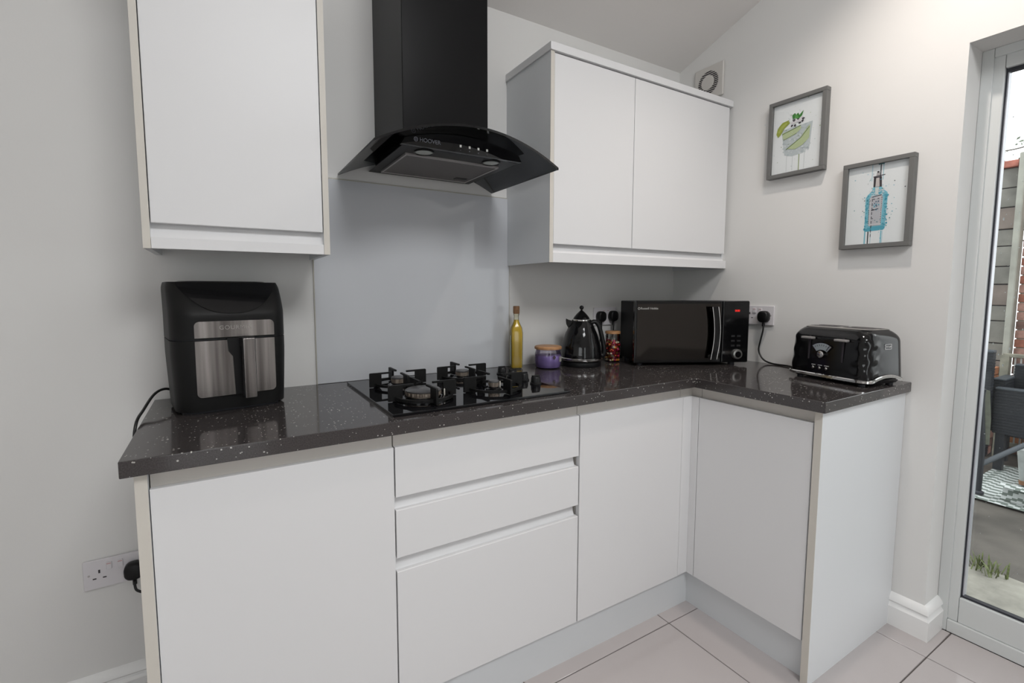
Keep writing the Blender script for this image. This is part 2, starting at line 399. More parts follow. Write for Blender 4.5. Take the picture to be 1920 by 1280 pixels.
# unit 2: drawers under the hob
cx = -1.44
c2 = thing('drawer_unit', 'white unit of three handleless drawers underneath the gas hob', 'cabinet', (cx, YD, 0))
for z0, z1 in ((.703, ZT), (.539, .668), (ZB, .501)): slab(c2, 'drawer', -1.7435, -1.1345, z0, z1, ox=cx)
for z0, z1 in ((.668, .703), (.501, .539)): channel(c2, -1.7435, -1.1395, z0, z1, cx)
box('carcass', (-1.7435 - cx, -1.1315 - cx, .038, .555, .13, .874), CREAMR, c2)
box('rail', (-1.7435 - cx, -1.1315 - cx, .016, .030, ZT - .005, .874), CREAMR, c2)
# unit 3: blind corner door
cx = -.88
c3 = thing('base_cabinet', 'white base cabinet with a narrow door between drawers and inner corner', 'cabinet', (cx, YD, 0))
slab(c3, 'door', -1.1295, -.632, ZB, ZT, ox=cx)
box('carcass', (-1.1295 - cx, -.632 - cx, .022, .555, .13, .874), CREAMR, c3)
box('rail', (-1.1295 - cx, -.630 - cx, .016, .030, ZT - .005, .874), CREAMR, c3)
# corner post (L shaped)
cp = MB().box(-.6295, -.575, YD, YD + .020, ZB, ZT).box(-.575, -.555, YD - .0, YD + .02, ZB, ZT).box(-.579, -.559, -.604, YD, ZB, ZT)
cpo = tag(cp.build('corner_post', DOORW, None, .001, 1), 'white L-shaped filler post where the two runs of cabinets meet', 'filler panel')
MB().box(-.6295, -.563, YD + .014, YD + .03, ZT, .874).box(-.563, -.548, -.604, YD + .03, ZT, .874).build('rail', CREAMR, cpo)
# unit 4: return leg
c4 = thing('base_cabinet', 'white base cabinet on the short return below the toaster', 'cabinet', (-.579, -.8, 0))
MB().box(0, .018, -.200, .194, ZB, ZT).build('door', DOORW, c4, .0012, 1)
box('carcass', (.022, .57, -.205, .194, .13, .874), CREAMR, c4)
box('rail', (.016, .030, -.204, .194, ZT - .005, .874), CREAMR, c4)
# end panels
e1 = thing('end_panel', 'cream-edged end panel closing the cabinet run beside the low socket', 'panel', (-2.265, -.3, 0))
box('board', (-.0095, .0105, -.282, .30, 0, .874), PANEL, e1)
box('edging', (-.0105, .0110, -.2835, -.282, 0, .874), CREAM, e1)
e2 = thing('end_panel', 'bright white end panel under the worktop near the garden door', 'panel', (-.29, -1.015, 0))
box('board', (-.292, .288, -.011, .009, 0, .874), PANEL, e2)
box('edging', (-.2935, -.292, -.0115, .0095, 0, .874), CREAM, e2)
# plinth
PL = mat('grey_white_plinth', (.62, .64, .655), .4)
pl = MB().box(-2.254, -.557, -.561, -.543, 0, .1295).box(-.557, -.539, -1.0045, -.543, 0, .1295)
tag(pl.build('plinth', PL), 'pale grey plinth board along the floor under the cabinets', 'plinth')
# worktop (L shape, mitred)
wt = MB().prism([(-2.296, 0), (-2.296, -.6), (-.6, -.6), (-.6, -1.040), (0, -1.040), (0, 0)], 'z', H - .0345, H)
tag(wt.build('worktop', QUARTZ, None, .0022, 2), 'L-shaped dark grey speckled stone worktop', 'worktop')

# ------------------------------------------------------------------ wall units
def scoop(parent, x0, x1, z0, z1, m=DOORW):
    """finger recess below a wall-unit door: curves back from the rail up to the door"""
    n = 6; pts = []
    for k in range(n + 1):
        t = k / n; pts.append((.009 + .016 * math.sin(t * PI / 2), z0 + (z1 + .01 - z0) * t))
    return MB().prism(pts + [(.034, z1 + .01), (.034, z0), ], 'x', x0, x1).build('channel', m, parent, smooth=30)
YU = -.2705
u1 = thing('wall_cabinet', 'tall white single-door wall cabinet hung above the air fryer', 'cabinet', (-2.05, YU, 0))
o = -2.05
box('side_panel', (-2.2705 - o, -2.2555 - o, 0, .2705, 1.341, 2.10), PANEL, u1); box('side_panel', (-1.8445 - o, -1.829 - o, 0, .2705, 1.341, 2.10), PANEL, u1)
box('edging', (-2.2710 - o, -2.2550 - o, -.0012, 0, 1.341, 2.10), CREAM, u1); box('edging', (-1.8450 - o, -1.8285 - o, -.0012, 0, 1.341, 2.10), CREAM, u1)
MB().box(-2.253 - o, -1.847 - o, 0, .018, 1.4045, 2.10).build('door', DOORW, u1, .0012, 1)
scoop(u1, -2.2555 + 2.05, -1.8445 + 2.05, 1.368, 1.4045)
box('light_rail', (-2.2545 - o, -1.8455 - o, -.001, .018, 1.341, 1.369), DOORW, u1, .0008)
box('carcass', (-2.2545 - o, -1.8455 - o, .036, .2695, 1.362, 2.10), PANEL, u1)
box('cornice', (-2.285 - o, -1.815 - o, -.02, .2705, 2.10, 2.128), DOORW, u1)
YV = -.302
u2 = thing('wall_cabinet', 'white double-door wall cabinet above kettle and microwave', 'cabinet', (-.53, YV, 0)); o = -.53
box('side_panel', (-1.056 - o, -1.0405 - o, 0, .302, 1.341, 2.09), PANEL, u2)
box('edging', (-1.0565 - o, -1.040 - o, -.0012, 0, 1.341, 2.09), CREAM, u2)
box('side_panel', (-.012 - o, -.0005 - o, .018, .302, 1.341, 2.09), PANEL, u2)
MB().box(-1.038 - o, -.6345 - o, 0, .018, 1.4095, 2.086).build('door', DOORW, u2, .0012, 1)
MB().box(-.6315 - o, -.0165 - o, 0, .018, 1.4095, 2.086).build('door', DOORW, u2, .0012, 1)
scoop(u2, -1.0405 - o, -.006 - o, 1.376, 1.4095)
box('light_rail', (-1.040 - o, -.003 - o, -.002, .018, 1.341, 1.377), DOORW, u2, .0008)
box('carcass', (-1.0405 - o, -.0125 - o, .036, .301, 1.362, 2.09), PANEL, u2)
box('cornice', (-1.062 - o, -.0005 - o, -.008, .302, 2.0905, 2.118), DOORW, u2, .001)

# splashback
sp = thing('splashback', 'pale grey glass splashback panel on the wall behind the hob', 'splashback', (-1.4, 0, H))
box('glass_panel', (-.4315, .353, -.006, -.0005, .001, .7085), SPLASH, sp, .0008)
sl = MB().box(-.4345, -.4315, -.0055, -.0005, 0, .711).box(.353, .3555, -.0055, -.0005, 0, .711).box(-.4345, .3555, -.0055, -.0005, .7085, .7115)
sl.build('sealant', SILIC, sp)

# ------------------------------------------------------------------ cooker hood
hd = thing('cooker_hood', 'black chimney cooker hood with curved smoked glass above the hob', 'cooker hood', (-1.4365, 0, 1.62))
GX, GA, GZ0, GR = .3065, .305, .013, .078
def gz(x): return GZ0 + GR * (1 - (x / GX) ** 2)
th = .006; N = 28
def gy(x, base=-.447): return base - .012 * (1 - (x / GX) ** 2)
rs = []
for i in range(N + 1):
    x = -GX + 2 * GX * i / N; z = gz(x)
    rs.append([(x, gy(x), z), (x, -.003, z), (x, -.003, z + th), (x, gy(x), z + th)])
MB().rings(rs).build('glass_canopy', SMOKE, hd, smooth=30)
ed = MB().rings([[(x, gy(x) - .0015, gz(x) - .0005), (x, gy(x) + .004, gz(x) - .0005), (x, gy(x) + .004, gz(x) + th + .0005), (x, gy(x) - .0015, gz(x) + th + .0005)] for x in [-GX + 2 * GX * i / N for i in range(N + 1)]])
ed.build('glass_edge', HOODG, hd, smooth=30)
BX = .200; BZ = .0385                                              # body half width, underside height (local)
bp = [(-BX, BZ), (BX, BZ)] + [(x, gz(x) - .001) for x in [.165 - .33 * i / 20 for i in range(21)]]
MB().prism(bp, 'y', -.362, -.004).build('body', HOODB, hd, smooth=30)
fpz = [(-.207, BZ + .0005), (.207, BZ + .0005)] + [(x, gz(x) - .001) for x in [.195 - .39 * i / 20 for i in range(21)]]
MB().prism(fpz, 'y', -.378, -.3622).build('control_panel', HOODG, hd, smooth=30)
# underside: filter and lamps
ft = MB().box(-.160, .160, -.290, -.045, BZ - .004, BZ).build('grease_filter', FILT, hd)
fe = MB().box(-.166, .166, -.296, -.290, BZ - .006, BZ).box(-.166, .166, -.045, -.039, BZ - .006, BZ).box(-.166, -.160, -.290, -.045, BZ - .006, BZ).box(.160, .166, -.290, -.045, BZ - .006, BZ)
fe.build('filter_frame', STEELE, ft); MB().box(.100, .145, -.100, -.075, BZ - .0055, BZ - .003).build('catch', BLACKP, ft)
for x in (-.118, .118):
    lp = MB().lathe([(.027, -.003), (.031, -.003), (.031, .0), (.027, .0)], (x, -.328, BZ), 28, capb=False, capt=False).build('lamp_ring', BLACKP, hd, smooth=40)
    MB().lathe([(.006, -.004), (.02, -.003), (.0275, -.001), (.0275, 0)], (x, -.328, BZ), 28).build('lens', LAMP, lp, smooth=40)
text('lettering', 'HOOVER', .0165, GREYM, hd, (-.118, -.3785, BZ + .0185), (R(90), 0, 0))
MB().lathe([(.0045, 0), (.0065, 0)], (0, 0, 0), 20, capb=False, capt=False).build('emblem', GREYM, hd, loc=(-.163, -.3788, BZ + .0185), rot=(R(90), 0, 0))
MB().lathe([(.0008, 0), (.0022, 0)], (0, 0, 0), 20, capb=False, capt=False).build('emblem', GREYM, hd, loc=(-.163, -.3788, BZ + .0185), rot=(R(90), 0, 0))
for k in range(4):
    MB().box(-.003, .003, -.0015, 0, -.0035, .0035).build('button', mat('bright_button', (.7, .7, .66), .3, emit=(1, 1, .95), es=.12), hd, loc=(-.018 + .031 * k, -.378, BZ + .020))
    text('icon', '-+oI'[k], .008, GREYM, hd, (-.018 + .031 * k, -.3785, BZ + .008), (R(90), 0, 0))
# chimney: inner and outer telescopic box
ch = MB().box(-.1735, .1225, -.300, -.001, gz(.15) - .03, .98)
# lower end follows the glass arc; chimney is placed slightly to the side of centre as in reality its duct sits behind the body
ch.build('chimney', HOODB, hd, .0015, 1)

# ------------------------------------------------------------------ gas hob
hb = thing('gas_hob', 'black glass four-burner gas hob set in the worktop', 'hob', (-1.451, -.305, H))
MB().box(-.291, .291, -.255, .255, 0, .008).build('glass_plate', HOBG, hb, .0015, 2)
def burner(x, y, r, arm, capr):
    b = MB().lathe([(r * 1.45, 0), (r * 1.45, .003), (r * 1.2, .007), (r, .008), (r, .0105)], (0, 0, 0), 32).build('burner_dish', BLACKG, hb, smooth=40, loc=(x, y, .008))
    al = MB()
    nt_ = 24 if r > .03 else 16
    for k in range(nt_ * 2):
        pass
    al.lathe([(r * .88, .008), (r * .88, .014), (r * 1.0, .0145), (r * 1.0, .0235), (r * .9, .024)], (0, 0, 0), nt_ * 4, fn=lambda q, z, a: q * (1 - (.035 if (int(a / (2 * PI) * nt_ * 2) % 2 and z > .0142) else 0)))
    al.build('burner_head', ALUB, b)
    MB().lathe([(r * .94, .024), (r * .97, .0275), (r * .9, .030), (r * .2, .031)], (0, 0, 0), 32).build('burner_cap', CAPM, b, smooth=40)
    MB().lathe([(.0022, .006), (.0022, .024), (.001, .026)], (r * 1.13, -r * .3, 0), 8).build('igniter', mat('ignition_ceramic', (.6, .58, .52), .4), b)
    s = MB(); rr = arm * .80
    s.rings([[(rr2 * math.cos(a), rr2 * math.sin(a), z) for rr2, z in ((rr - .004, .006), (rr + .004, .006), (rr + .004, .014), (rr - .004, .014))] for a in [2 * PI * k / 36 for k in range(37)]], caps=False)
    for k in range(4):
        a = k * PI / 2
        ca, sa = math.cos(a), math.sin(a); t2 = .0035
        def P(rad, tt, z): return (rad * ca - tt * sa, rad * sa + tt * ca, z)
        poly = [(arm, .002), (arm, .045), (arm * .98, .048), (arm * .28, .048), (arm * .28, .0425), (arm * .60, .0425), (arm * .60, .010), (arm * .66, .002)]
        s.add([P(p, -t2, z) for p, z in poly] + [P(p, t2, z) for p, z in poly],
              [list(range(8)), list(range(8, 16))] + [(i, (i + 1) % 8, (i + 1) % 8 + 8, i + 8) for i in range(8)])
    s.build('pan_support', IRON, hb, loc=(x, y, .008))
for bx, by, r, arm in ((-1.605, -.198, .025, .098), (-1.362, -.190, .025, .098), (-1.606, -.425, .054, .106), (-1.362, -.420, .018, .108)):
    burner(bx + 1.451, by + .305, r, arm, r)
for k in range(4):
    kn = MB().lathe([(.020, 0), (.020, .004), (.017, .006), (.016, .022), (.014, .025)], (0, 0, 0), 24).build('knob', BLACKP, hb, smooth=40, loc=(.258, .115 - .075 * k, .008))
    MB().box(-.014, .014, -.0045, .0045, .008, .030).build('grip', BLACKP, kn, .001)

# ------------------------------------------------------------------ air fryer
af = thing('air_fryer', 'tall black air fryer with brushed steel front and handle', 'air fryer', (-2.0855, -.268, H), R(9.0))
AW, AD = .141, .238
def af_sec(z):
    t = z / .35
    w = AW * (.955 + .045 * min(1, t * 2.2)) if t < .94 else AW * (1 - .03 * ((t - .94) / .06) ** 2)
    fr = 0.004 * (1 - min(1, t * 3)) ** 2 + (0 if z < .262 else .072 * ((z - .262) / .088) ** 1.25)
    return rrect(-w, w, fr, AD - .01 * (1 - min(1, t * 3)), .055 - .022 * max(0, min(1, (z - .26) / .09)), z, 8)
for nm, a, b in (('basket_housing', .008, .196), ('upper_body', .199, .350)):
    n = 22; MB().rings([af_sec(a + (b - a) * i / n) for i in range(n + 1)]).build(nm, BLACKM, af, smooth=50)
MB().rings([rrect(-.12, .12, .02, .21, .04, 0), rrect(-.12, .12, .02, .21, .04, .009)]).build('foot_ring', RUBB, af)
MB().rings([rrect(-.133, .133, .006, .230, .05, .195), rrect(-.133, .133, .006, .230, .05, .200)]).build('seam', RUBB, af)
MB().rings([rrect(-AW * .90 + .012, AW * .90 - .012, .090, AD - .012, .035, .3495), rrect(-AW * .84 + .012, AW * .84 - .012, .097, AD - .02, .03, .353)]).build('top_cover', BLACKG, af, smooth=40)
# glossy touch display: U-shaped panel leaning back
def disp(u, v):
    x = -.118 + .240 * u; k = abs(2 * u - 1); zlow = .2655 + .072 * k ** 2.6
    z = zlow + (.346 - zlow) * v
    fr = 0 if z < .262 else .072 * ((z - .262) / .088) ** 1.25
    cr = max(0, abs(x) - (AW - .045)); bend = .050 - math.sqrt(max(0, .050 ** 2 - cr * cr))
    return (x, fr + bend - .0018, z + .001)
MB().grid(disp, 24, 8).build('display_panel', BLACKG, af, smooth=50)
def af_plate(name, x0, x1, z0, z1, rt, rb, m, par, y=-.003, notch=None):
    pts = []
    for cxx, czz, a0, r in ((x1 - rt, z1 - rt, 0, rt), (x0 + rt, z1 - rt, 90, rt), (x0 + rb, z0 + rb, 180, rb), (x1 - rb, z0 + rb, 270, rb)):
        for k in range(6):
            a = R(a0 + 90 * k / 5); pts.append((cxx + r * math.cos(a), czz + r * math.sin(a)))
    return MB().prism(pts, 'y', y, y + .012).build(name, m, par, smooth=30)
af_plate('steel_band', -.0905, .1015, .203, .246, .012, .001, STEEL, af)
af_plate('steel_front', -.0905, .1015, .046, .195, .001, .012, STEEL, af)
hg = MB().prism([(-.017, .200), (-.015, .165), (-.005, .150), (-.002, .0455), (.036, .0455), (.042, .2)], 'y', -.006, .004).build('handle_recess', BLACKP, af)
hs = MB().prism([(-.006, .200), (-.040, .204), (-.046, .196), (-.043, .045), (-.037, .038), (-.028, .042), (-.026, .176), (-.006, .178)], 'x', .0115, .0435).build('handle', BLACKP, af, .002)
MB().box(.0135, .0415, -.0480, -.044, .040, .200).build('handle_cover', STEEL, hs, .0015)
text('lettering', 'GOURMIA', .0155, mat('embossed_steel', (.42, .40, .38), .3, 1), af, (.005, -.0032, .228), (R(90), 0, 0), .0005, 1.15)
# its cable and plug
cb = MB().tube([(-2.236, -.075, .946), (-2.262, -.085, .955), (-2.282, -.13, .950), (-2.296, -.22, .930), (-2.303, -.31, .912), (-2.307, -.30, .84), (-2.30, -.16, .62), (-2.31, -.06, .44), (-2.335, -.035, .345), (-2.362, -.038, .352), (-2.368, -.036, .378)], .0036)
tag(cb.build('power_cable', CABLE, smooth=60), 'black cable hanging over the worktop edge behind the air fryer', 'cable')

# ------------------------------------------------------------------ sockets and plugs
def socket(label, loc, rz, tilt=0):
    """double socket; local +x along the wall, -y out of the wall"""
    s = thing('double_socket', label, 'socket', loc, rz)
    if tilt: s.rotation_euler = (0, tilt, rz)
    MB().box(-.073, .073, -.009, -.0005, -.043, .043).build('plate', SOCK, s, .0025, 2)
    for k in (-1, 1):
        x = k * .036
        sw = MB().box(x * .36 - .0065, x * .36 + .0065, -.013, -.008, .010, .031).build('rocker_switch', SOCK, s, .001)
        MB().box(x * .36 - .005, x * .36 + .005, -.0134, -.0128, .026, .029).build('marker', REDM, sw)
        for (dx, dz, w_, h_) in ((0, .008, .0022, .005), (-.0115, -.012, .0042, .0018), (.0115, -.012, .0042, .0018)):
            MB().box(x + dx * 1 - w_, x + dx + w_, -.0094, -.0085, dz - h_, dz + h_).build('pin_hole', SOCKD, s)
    for x in (-.060, .060):
        MB().lathe([(.003, 0), (.003, .0008)], (0, 0, 0), 10).build('screw', STEELE, s, loc=(x, -.0088, 0), rot=(R(90), 0, 0))
    return s
def plug(label, loc, rz, kind=0):
    p = thing('plug', label, 'plug', loc, rz)
    out = []
    for d, sc in ((0, .90), (.004, 1), (.020, 1), (.026, .9), (.028, .7)):
        out.append([(x * sc, -.0095 - d, z * sc) for x, z in [(.024 * math.copysign(abs(math.cos(a)) ** .8, math.cos(a)), .024 * math.copysign(abs(math.sin(a)) ** .8, math.sin(a)) - (.004 if math.sin(a) < 0 else 0)) for a in [2 * PI * k / 28 for k in range(28)]]])
    MB().rings(out).build('housing', BLACKP, p, smooth=50)
    MB().lathe([(.0055, -.045), (.0055, -.030), (.0075, -.022)], (0, -.022, 0), 12).build('cord_grip', BLACKP, p, smooth=40)
    return p
socket('white double socket on the wall between microwave and toaster', (0, -.4745, 1.124), R(-90))
plug('black plug in the wall socket above the toaster cable', (0, -.5105, 1.121), R(-90))
socket('white double socket on the wall behind the kettle', (-.4955, 0, 1.111), 0)
plug('black plug directly behind the kettle handle', (-.5345, 0, 1.113), 0)
plug('black plug above the jar with the wooden lid', (-.4560, 0, 1.114), 0)
socket('low white double socket on the wall near the floor', (-2.4145, 0, .415), 0, R(0))
plug('black plug in the low socket near the skirting', (-2.3685, 0, .410), 0)
tag(MB().tube([(-.024, -.5105, 1.095), (-.024, -.512, 1.06), (-.020, -.500, 1.01), (-.016, -.492, .965), (-.018, -.515, .928), (-.024, -.560, .9145), (-.035, -.64, .9145), (-.10, -.70, .9145), (-.13, -.735, .925)], .0036).build('power_cable', CABLE, smooth=60), 'black cable looping down the wall to the toaster', 'cable')
tag(MB().tube([(-.5345, -.024, 1.08), (-.536, -.026, 1.03), (-.560, -.030, .96), (-.60, -.04, .9145), (-.64, -.06, .9145), (-.672, -.085, .9155)], .0034).build('power_cable', CABLE, smooth=60), 'black cable running from its plug to the kettle base', 'cable')
tag(MB().tube([(-.4560, -.024, 1.085), (-.462, -.030, 1.04), (-.468, -.03, .99), (-.458, -.02, .93), (-.45, -.02, .9145), (-.40, -.03, .9145)], .0034).build('power_cable', CABLE, smooth=60), 'black cable dropping behind the jar to the microwave', 'cable')

# ------------------------------------------------------------------ oil bottle
bo = thing('oil_bottle', 'tall square glass bottle of golden oil with cork stopper', 'bottle', (-1.052, -.072, H), R(-22))
BG = glass_mat('bottle_glass', (.93, .92, .82), .7)
def sq(z, h, r): return rrect(-h, h, -h, h, r, z, 5)
MB().rings([sq(0, .022, .006), sq(.003, .0245, .006), sq(.150, .0245, .006), sq(.172, .0225, .010), sq(.190, .015, .013), sq(.198, .0115, .0110), sq(.222, .0105, .0100), sq(.225, .0125, .012), sq(.232, .0125, .012)], caps=True).build('glass', BG, bo, smooth=40)
MB().rings([sq(.006, .0205, .005), sq(.150, .0225, .006), sq(.172, .0205, .010), sq(.188, .014, .012), sq(.205, .0095, .009)]).build('oil', mat('golden_oil', (.66, .44, .035), .18), bo, smooth=40)
MB().lathe([(.0125, .230), (.0135, .234), (.0135, .258), (.0125, .262)], (0, 0, 0), 20).build('stopper', CORK, bo, smooth=40)
MB().box(-.0252, -.0247, -.016, .016, .02, .14).build('paper_label', mat('pale_label', (.45, .46, .36), .6), bo)

# ------------------------------------------------------------------ candle
ca = thing('jar_candle', 'small lilac candle in a glass jar with round wooden lid', 'candle', (-.924, -.122, H))
MB().lathe([(.046, 0), (.052, .004), (.0565, .03), (.056, .060), (.051, .076), (.051, .080)], (0, 0, 0), 40, capt=False).build('glass', glass_mat('candle_glass', (.90, .86, .94), .8), ca, smooth=50)
MB().lathe([(.044, .003), (.050, .005), (.0545, .03), (.0545, .054), (.050, .0545)], (0, 0, 0), 40).build('wax', mat('lilac_wax', (.40, .31, .66), .45, var=.2, vscale=18), ca, smooth=50)
MB().lathe([(.0012, .054), (.0012, .062)], (0, -.01, 0), 8).build('wick', BLACKP, ca)
MB().lathe([(.053, .080), (.0575, .082), (.0575, .090), (.054, .093)], (0, 0, 0), 40).build('lid', WOODL, ca, smooth=40)
lb = MB(); lb.rings([[(.0572 * math.cos(a), .0572 * math.sin(a), .030), (.0572 * math.cos(a), .0572 * math.sin(a), .052)] for a in [R(-72 + 5 * k) for k in range(6)]], caps=False)
lb.build('paper_label', mat('cream_label', (.55, .53, .52), .6), ca)
MB().lathe([(.0070, -.0006), (.0070, .0006)], (0, 0, 0), 20).build('dark_sticker', mat('dark_sticker', (.06, .04, .05), .6), ca, loc=(-.010, -.0568, .050), rot=(R(90), 0, 0))

# ------------------------------------------------------------------ kettle
kt = thing('kettle', 'glossy black traditional kettle with chrome trim and ball finial', 'kettle', (-.757, -.138, H), R(-32))
MB().lathe([(.086, 0), (.088, .004), (.086, .020), (.080, .024)], (0, 0, 0), 40).build('power_base', BLACKP, kt, smooth=40)
MB().lathe([(.089, .026), (.0915, .030), (.0915, .036), (.088, .039)], (0, 0, 0), 48).build('chrome_band', CHROME, kt, smooth=40)
def kf(r, z, a):
    return r * (1 + .010 * math.cos(6 * a + z * 70) * math.cos(6 * a - z * 70))
kp = [(.0885, .039), (.088, .055), (.0855, .075), (.081, .098), (.0745, .122), (.066, .146), (.056, .168), (.046, .186), (.041, .195)]
pr = []
for i in range(len(kp) - 1):
    for k in range(5): t = k / 5; pr.append((kp[i][0] * (1 - t) + kp[i + 1][0] * t, kp[i][1] * (1 - t) + kp[i + 1][1] * t))
pr.append(kp[-1])
MB().lathe(pr, (0, 0, 0), 72, fn=kf).build('body', BLACKG, kt, smooth=60)
MB().lathe([(.040, .194), (.042, .196), (.042, .200), (.037, .203)], (0, 0, 0), 40).build('chrome_ring', CHROME, kt, smooth=40)
MB().lathe([(.037, .202), (.030, .214), (.018, .228), (.009, .236), (.005, .240)], (0, 0, 0), 40).build('lid', BLACKG, kt, smooth=50)
MB().lathe([(.0045, .238), (.004, .243), (.0078, .246), (.0100, .252), (.0078, .258), (.002, .2615)], (0, 0, 0), 20).build('finial', BLACKP, kt, smooth=70)
sp_ = MB().rings([[(-.030, -.018, .192), (-.030, .018, .192), (-.050, .012, .150), (-.050, -.012, .150)], [(-.058, -.008, .2), (-.058, .008, .2), (-.066, .004, .180), (-.066, -.004, .180)], [(-.067, -.005, .205), (-.067, .005, .205), (-.068, .003, .196), (-.068, -.003, .196)]])
sp_.build('spout', BLACKG, kt, .002)
MB().tube([(.038, 0, .184), (.056, 0, .191), (.070, 0, .182), (.081, 0, .158), (.092, 0, .115), (.100, 0, .070), (.097, 0, .045), (.085, 0, .046)], .0095, 12).build('handle', BLACKP, kt, smooth=60)
MB().tube([(.060, 0, .1995), (.078, 0, .184), (.0915, 0, .15), (.1025, 0, .105), (.1095, 0, .065)], .0022, 6).build('handle_trim', CHROME, kt, smooth=60)

# ------------------------------------------------------------------ storage jar
jr = thing('storage_jar', 'tall glass jar of colourful sweets with wooden lid by the microwave', 'jar', (-.560, -.128, H))
MB().lathe([(.030, 0), (.0325, .003), (.0325, .122), (.030, .128)], (0, 0, 0), 32, capt=False).build('glass', glass_mat('jar_glass', (.90, .90, .88), 1), jr, smooth=50)
MB().lathe([(.029, .128), (.0345, .129), (.0345, .139), (.032, .141)], (0, 0, 0), 32).build('lid', WOODL, jr, smooth=40)
sw_cols = [(.50, .03, .02), (.62, .20, .03), (.55, .38, .12), (.45, .02, .08), (.5, .42, .3), (.6, .10, .02)]
sws = [mat('sweet_%s' % n, c, .4) for n, c in zip(('red', 'orange', 'gold', 'crimson', 'cream', 'scarlet'), sw_cols)]
sm = MB()
for k in range(190):
    a = random.uniform(0, 2 * PI); rr = random.choice([.0265, .0265, .018]); z = random.uniform(.008, .096); r = random.uniform(.005, .0085); c = (rr * math.cos(a), rr * math.sin(a), z)
    sm.cur = random.randrange(6)
    sm.lathe([(r * .5, -r * .8), (r, -r * .3), (r, r * .3), (r * .5, r * .8)], c, 6)
sm.cur = 3
sm.lathe([(.022, .004), (.022, .090)], (0, 0, 0), 12)
sm.build('sweets', sws, jr, smooth=60, kind='stuff')

# ------------------------------------------------------------------ microwave
mw = thing('microwave', 'black microwave oven with mirrored door standing in the worktop corner', 'microwave', (-.576, -.272, H), R(-27.4))
MW, MH = .508, .281
MB().box(.016, MW - .014, .018, .240, .014, MH - .003).build('casing', BLACKM, mw, .004)
for x in (.04, MW - .05):
    for y in (.04, .20): MB().lathe([(.014, 0), (.014, .014)], (x, y, 0), 16).build('foot', RUBB, mw, smooth=40)
dp = .385
mdo = MB().box(0, dp, -.006, .018, .012, MH).build('door', BLACKG, mw, .004, 2)
MB().box(.010, dp - .006, -.0075, -.0055, .026, MH - .012).build('mirror_window', mat('mirror_glass', (.062, .056, .052), .08, 1), mdo, .0004)
MB().box(dp + .002, MW, -.006, .018, .012, MH).build('control_panel', BLACKG, mw, .006, 3)
def arcpts(x, b, z0, z1, y, n=10): return [(x + b * math.sin(PI * k / n), y, z0 + (z1 - z0) * k / n) for k in range(n + 1)]
hm = MB(); n = 12
L_ = [(.330 + .012 * math.sin(PI * k / n) - .004, .030 + (MH - .055) * k / n) for k in range(n + 1)]
Rr = [(.352 + .012 * math.sin(PI * k / n), .030 + (MH - .055) * k / n) for k in range(n + 1)]
hm.rings([[(a[0], -.034, a[1]), (b[0], -.034, b[1]), (b[0], -.026, b[1]), (a[0], -.026, a[1])] for a, b in zip(L_, Rr)])
hm.box(.332, .352, -.028, -.006, .034, .050).box(.332, .352, -.028, -.006, MH - .045, MH - .030)
hob_ = hm.build('handle', BLACKG, mdo, smooth=30)
for Q in (L_, Rr): MB().tube([(q[0], -.035, q[1]) for q in Q], .0019, 8, 2).build('chrome_strip', CHROME, hob_, smooth=60)
text('lettering', 'Russell Hobbs', .0135, mat('faint_lettering', (.42, .42, .40), .5), mdo, (.062, -.0078, MH - .032), (R(90), 0, 0))
MB().lathe([(.0035, 0), (.0052, 0)], (0, 0, 0), 16, capb=False, capt=False).build('emblem', mat('faint_lettering'), mdo, loc=(.0165, -.0079, MH - .032), rot=(R(90), 0, 0))
text('digits', '0:00', .0125, mat('red_led_digits', (.3, .0, .0), .5, emit=(1, .03, .02), es=1.1), mw, (.452, -.0068, MH - .043), (R(90), 0, 0))
for i in range(3):
    for j in range(2):
        MB().box(-.008, .008, -.0006, 0, -.004, .004).build('touch_key', mat('key_outline', (.016, .016, .017), .4), mw, loc=(.437 + .026 * j, -.006, .128 - .021 * i))
kb = MB().lathe([(.0225, 0), (.0225, .008), (.0200, .014), (.0155, .0155)], (0, 0, 0), 32).build('dial', mat('satin_dial', (.30, .30, .29), .3, .8), mw, smooth=30, loc=(.454, -.006, .049), rot=(R(90), 0, 0))
MB().lathe([(.013, .0150), (.013, .0165), (.004, .0168)], (0, 0, 0), 24).build('dial_centre', BLACKG, kb)

# ------------------------------------------------------------------ toaster
def dense(pts, step=.02):
    out = []
    for i, p in enumerate(pts):
        q = pts[(i + 1) % len(pts)]; L = math.dist(p, q); n = max(1, int(L / step))
        out += [tuple(p[k] + (q[k] - p[k]) * t / n for k in range(3)) for t in range(n)]
    return out
TW, TD, TH = .144, .205, .200
def dz(x, y):
    k = max(0, 1 - ((y - TD / 2) / (TD * .38)) ** 2) if abs(x) > TW * .8 else 0
    return .016 * k
ts = thing('toaster', 'black faceted four-slice toaster with chrome base band', 'toaster', (-.247, -.868, H), R(-100.5))
def tsec(z):
    t = (z - .024) / (.190 - .024); q = min(1, max(0, t))
    s = 1 - .05 * q - .13 * max(0, (q - .74) / .26) ** 2.2
    w = TW * s; y0 = .010 * q + .026 * max(0, (q - .78) / .22) ** 2.2; y1 = TD - y0
    pts = dense(rrect(-w, w, y0, y1, .036, z, 8)); out = []
    for k, (x, y, zz) in enumerate(pts):
        corner = max(0, min(1, (abs(x) - (w - .045)) / .02)) * max(0, min(1, (.060 - (y - y0)) / .02)) * (1 if q < .9 else 0)
        ang = math.atan2(y - .05, abs(x) - w + .05)
        r = .0019 * corner * math.sin(ang * 6) * math.sin(zz * 120 + (PI / 2 if int(abs(ang) * 6 / PI) % 2 else 0))
        d = Vector((x, y - TD / 2, 0)); d.normalize()
        out.append((x + d.x * r, y + d.y * r, zz + dz(x, y) * (1 - q)))
    return out
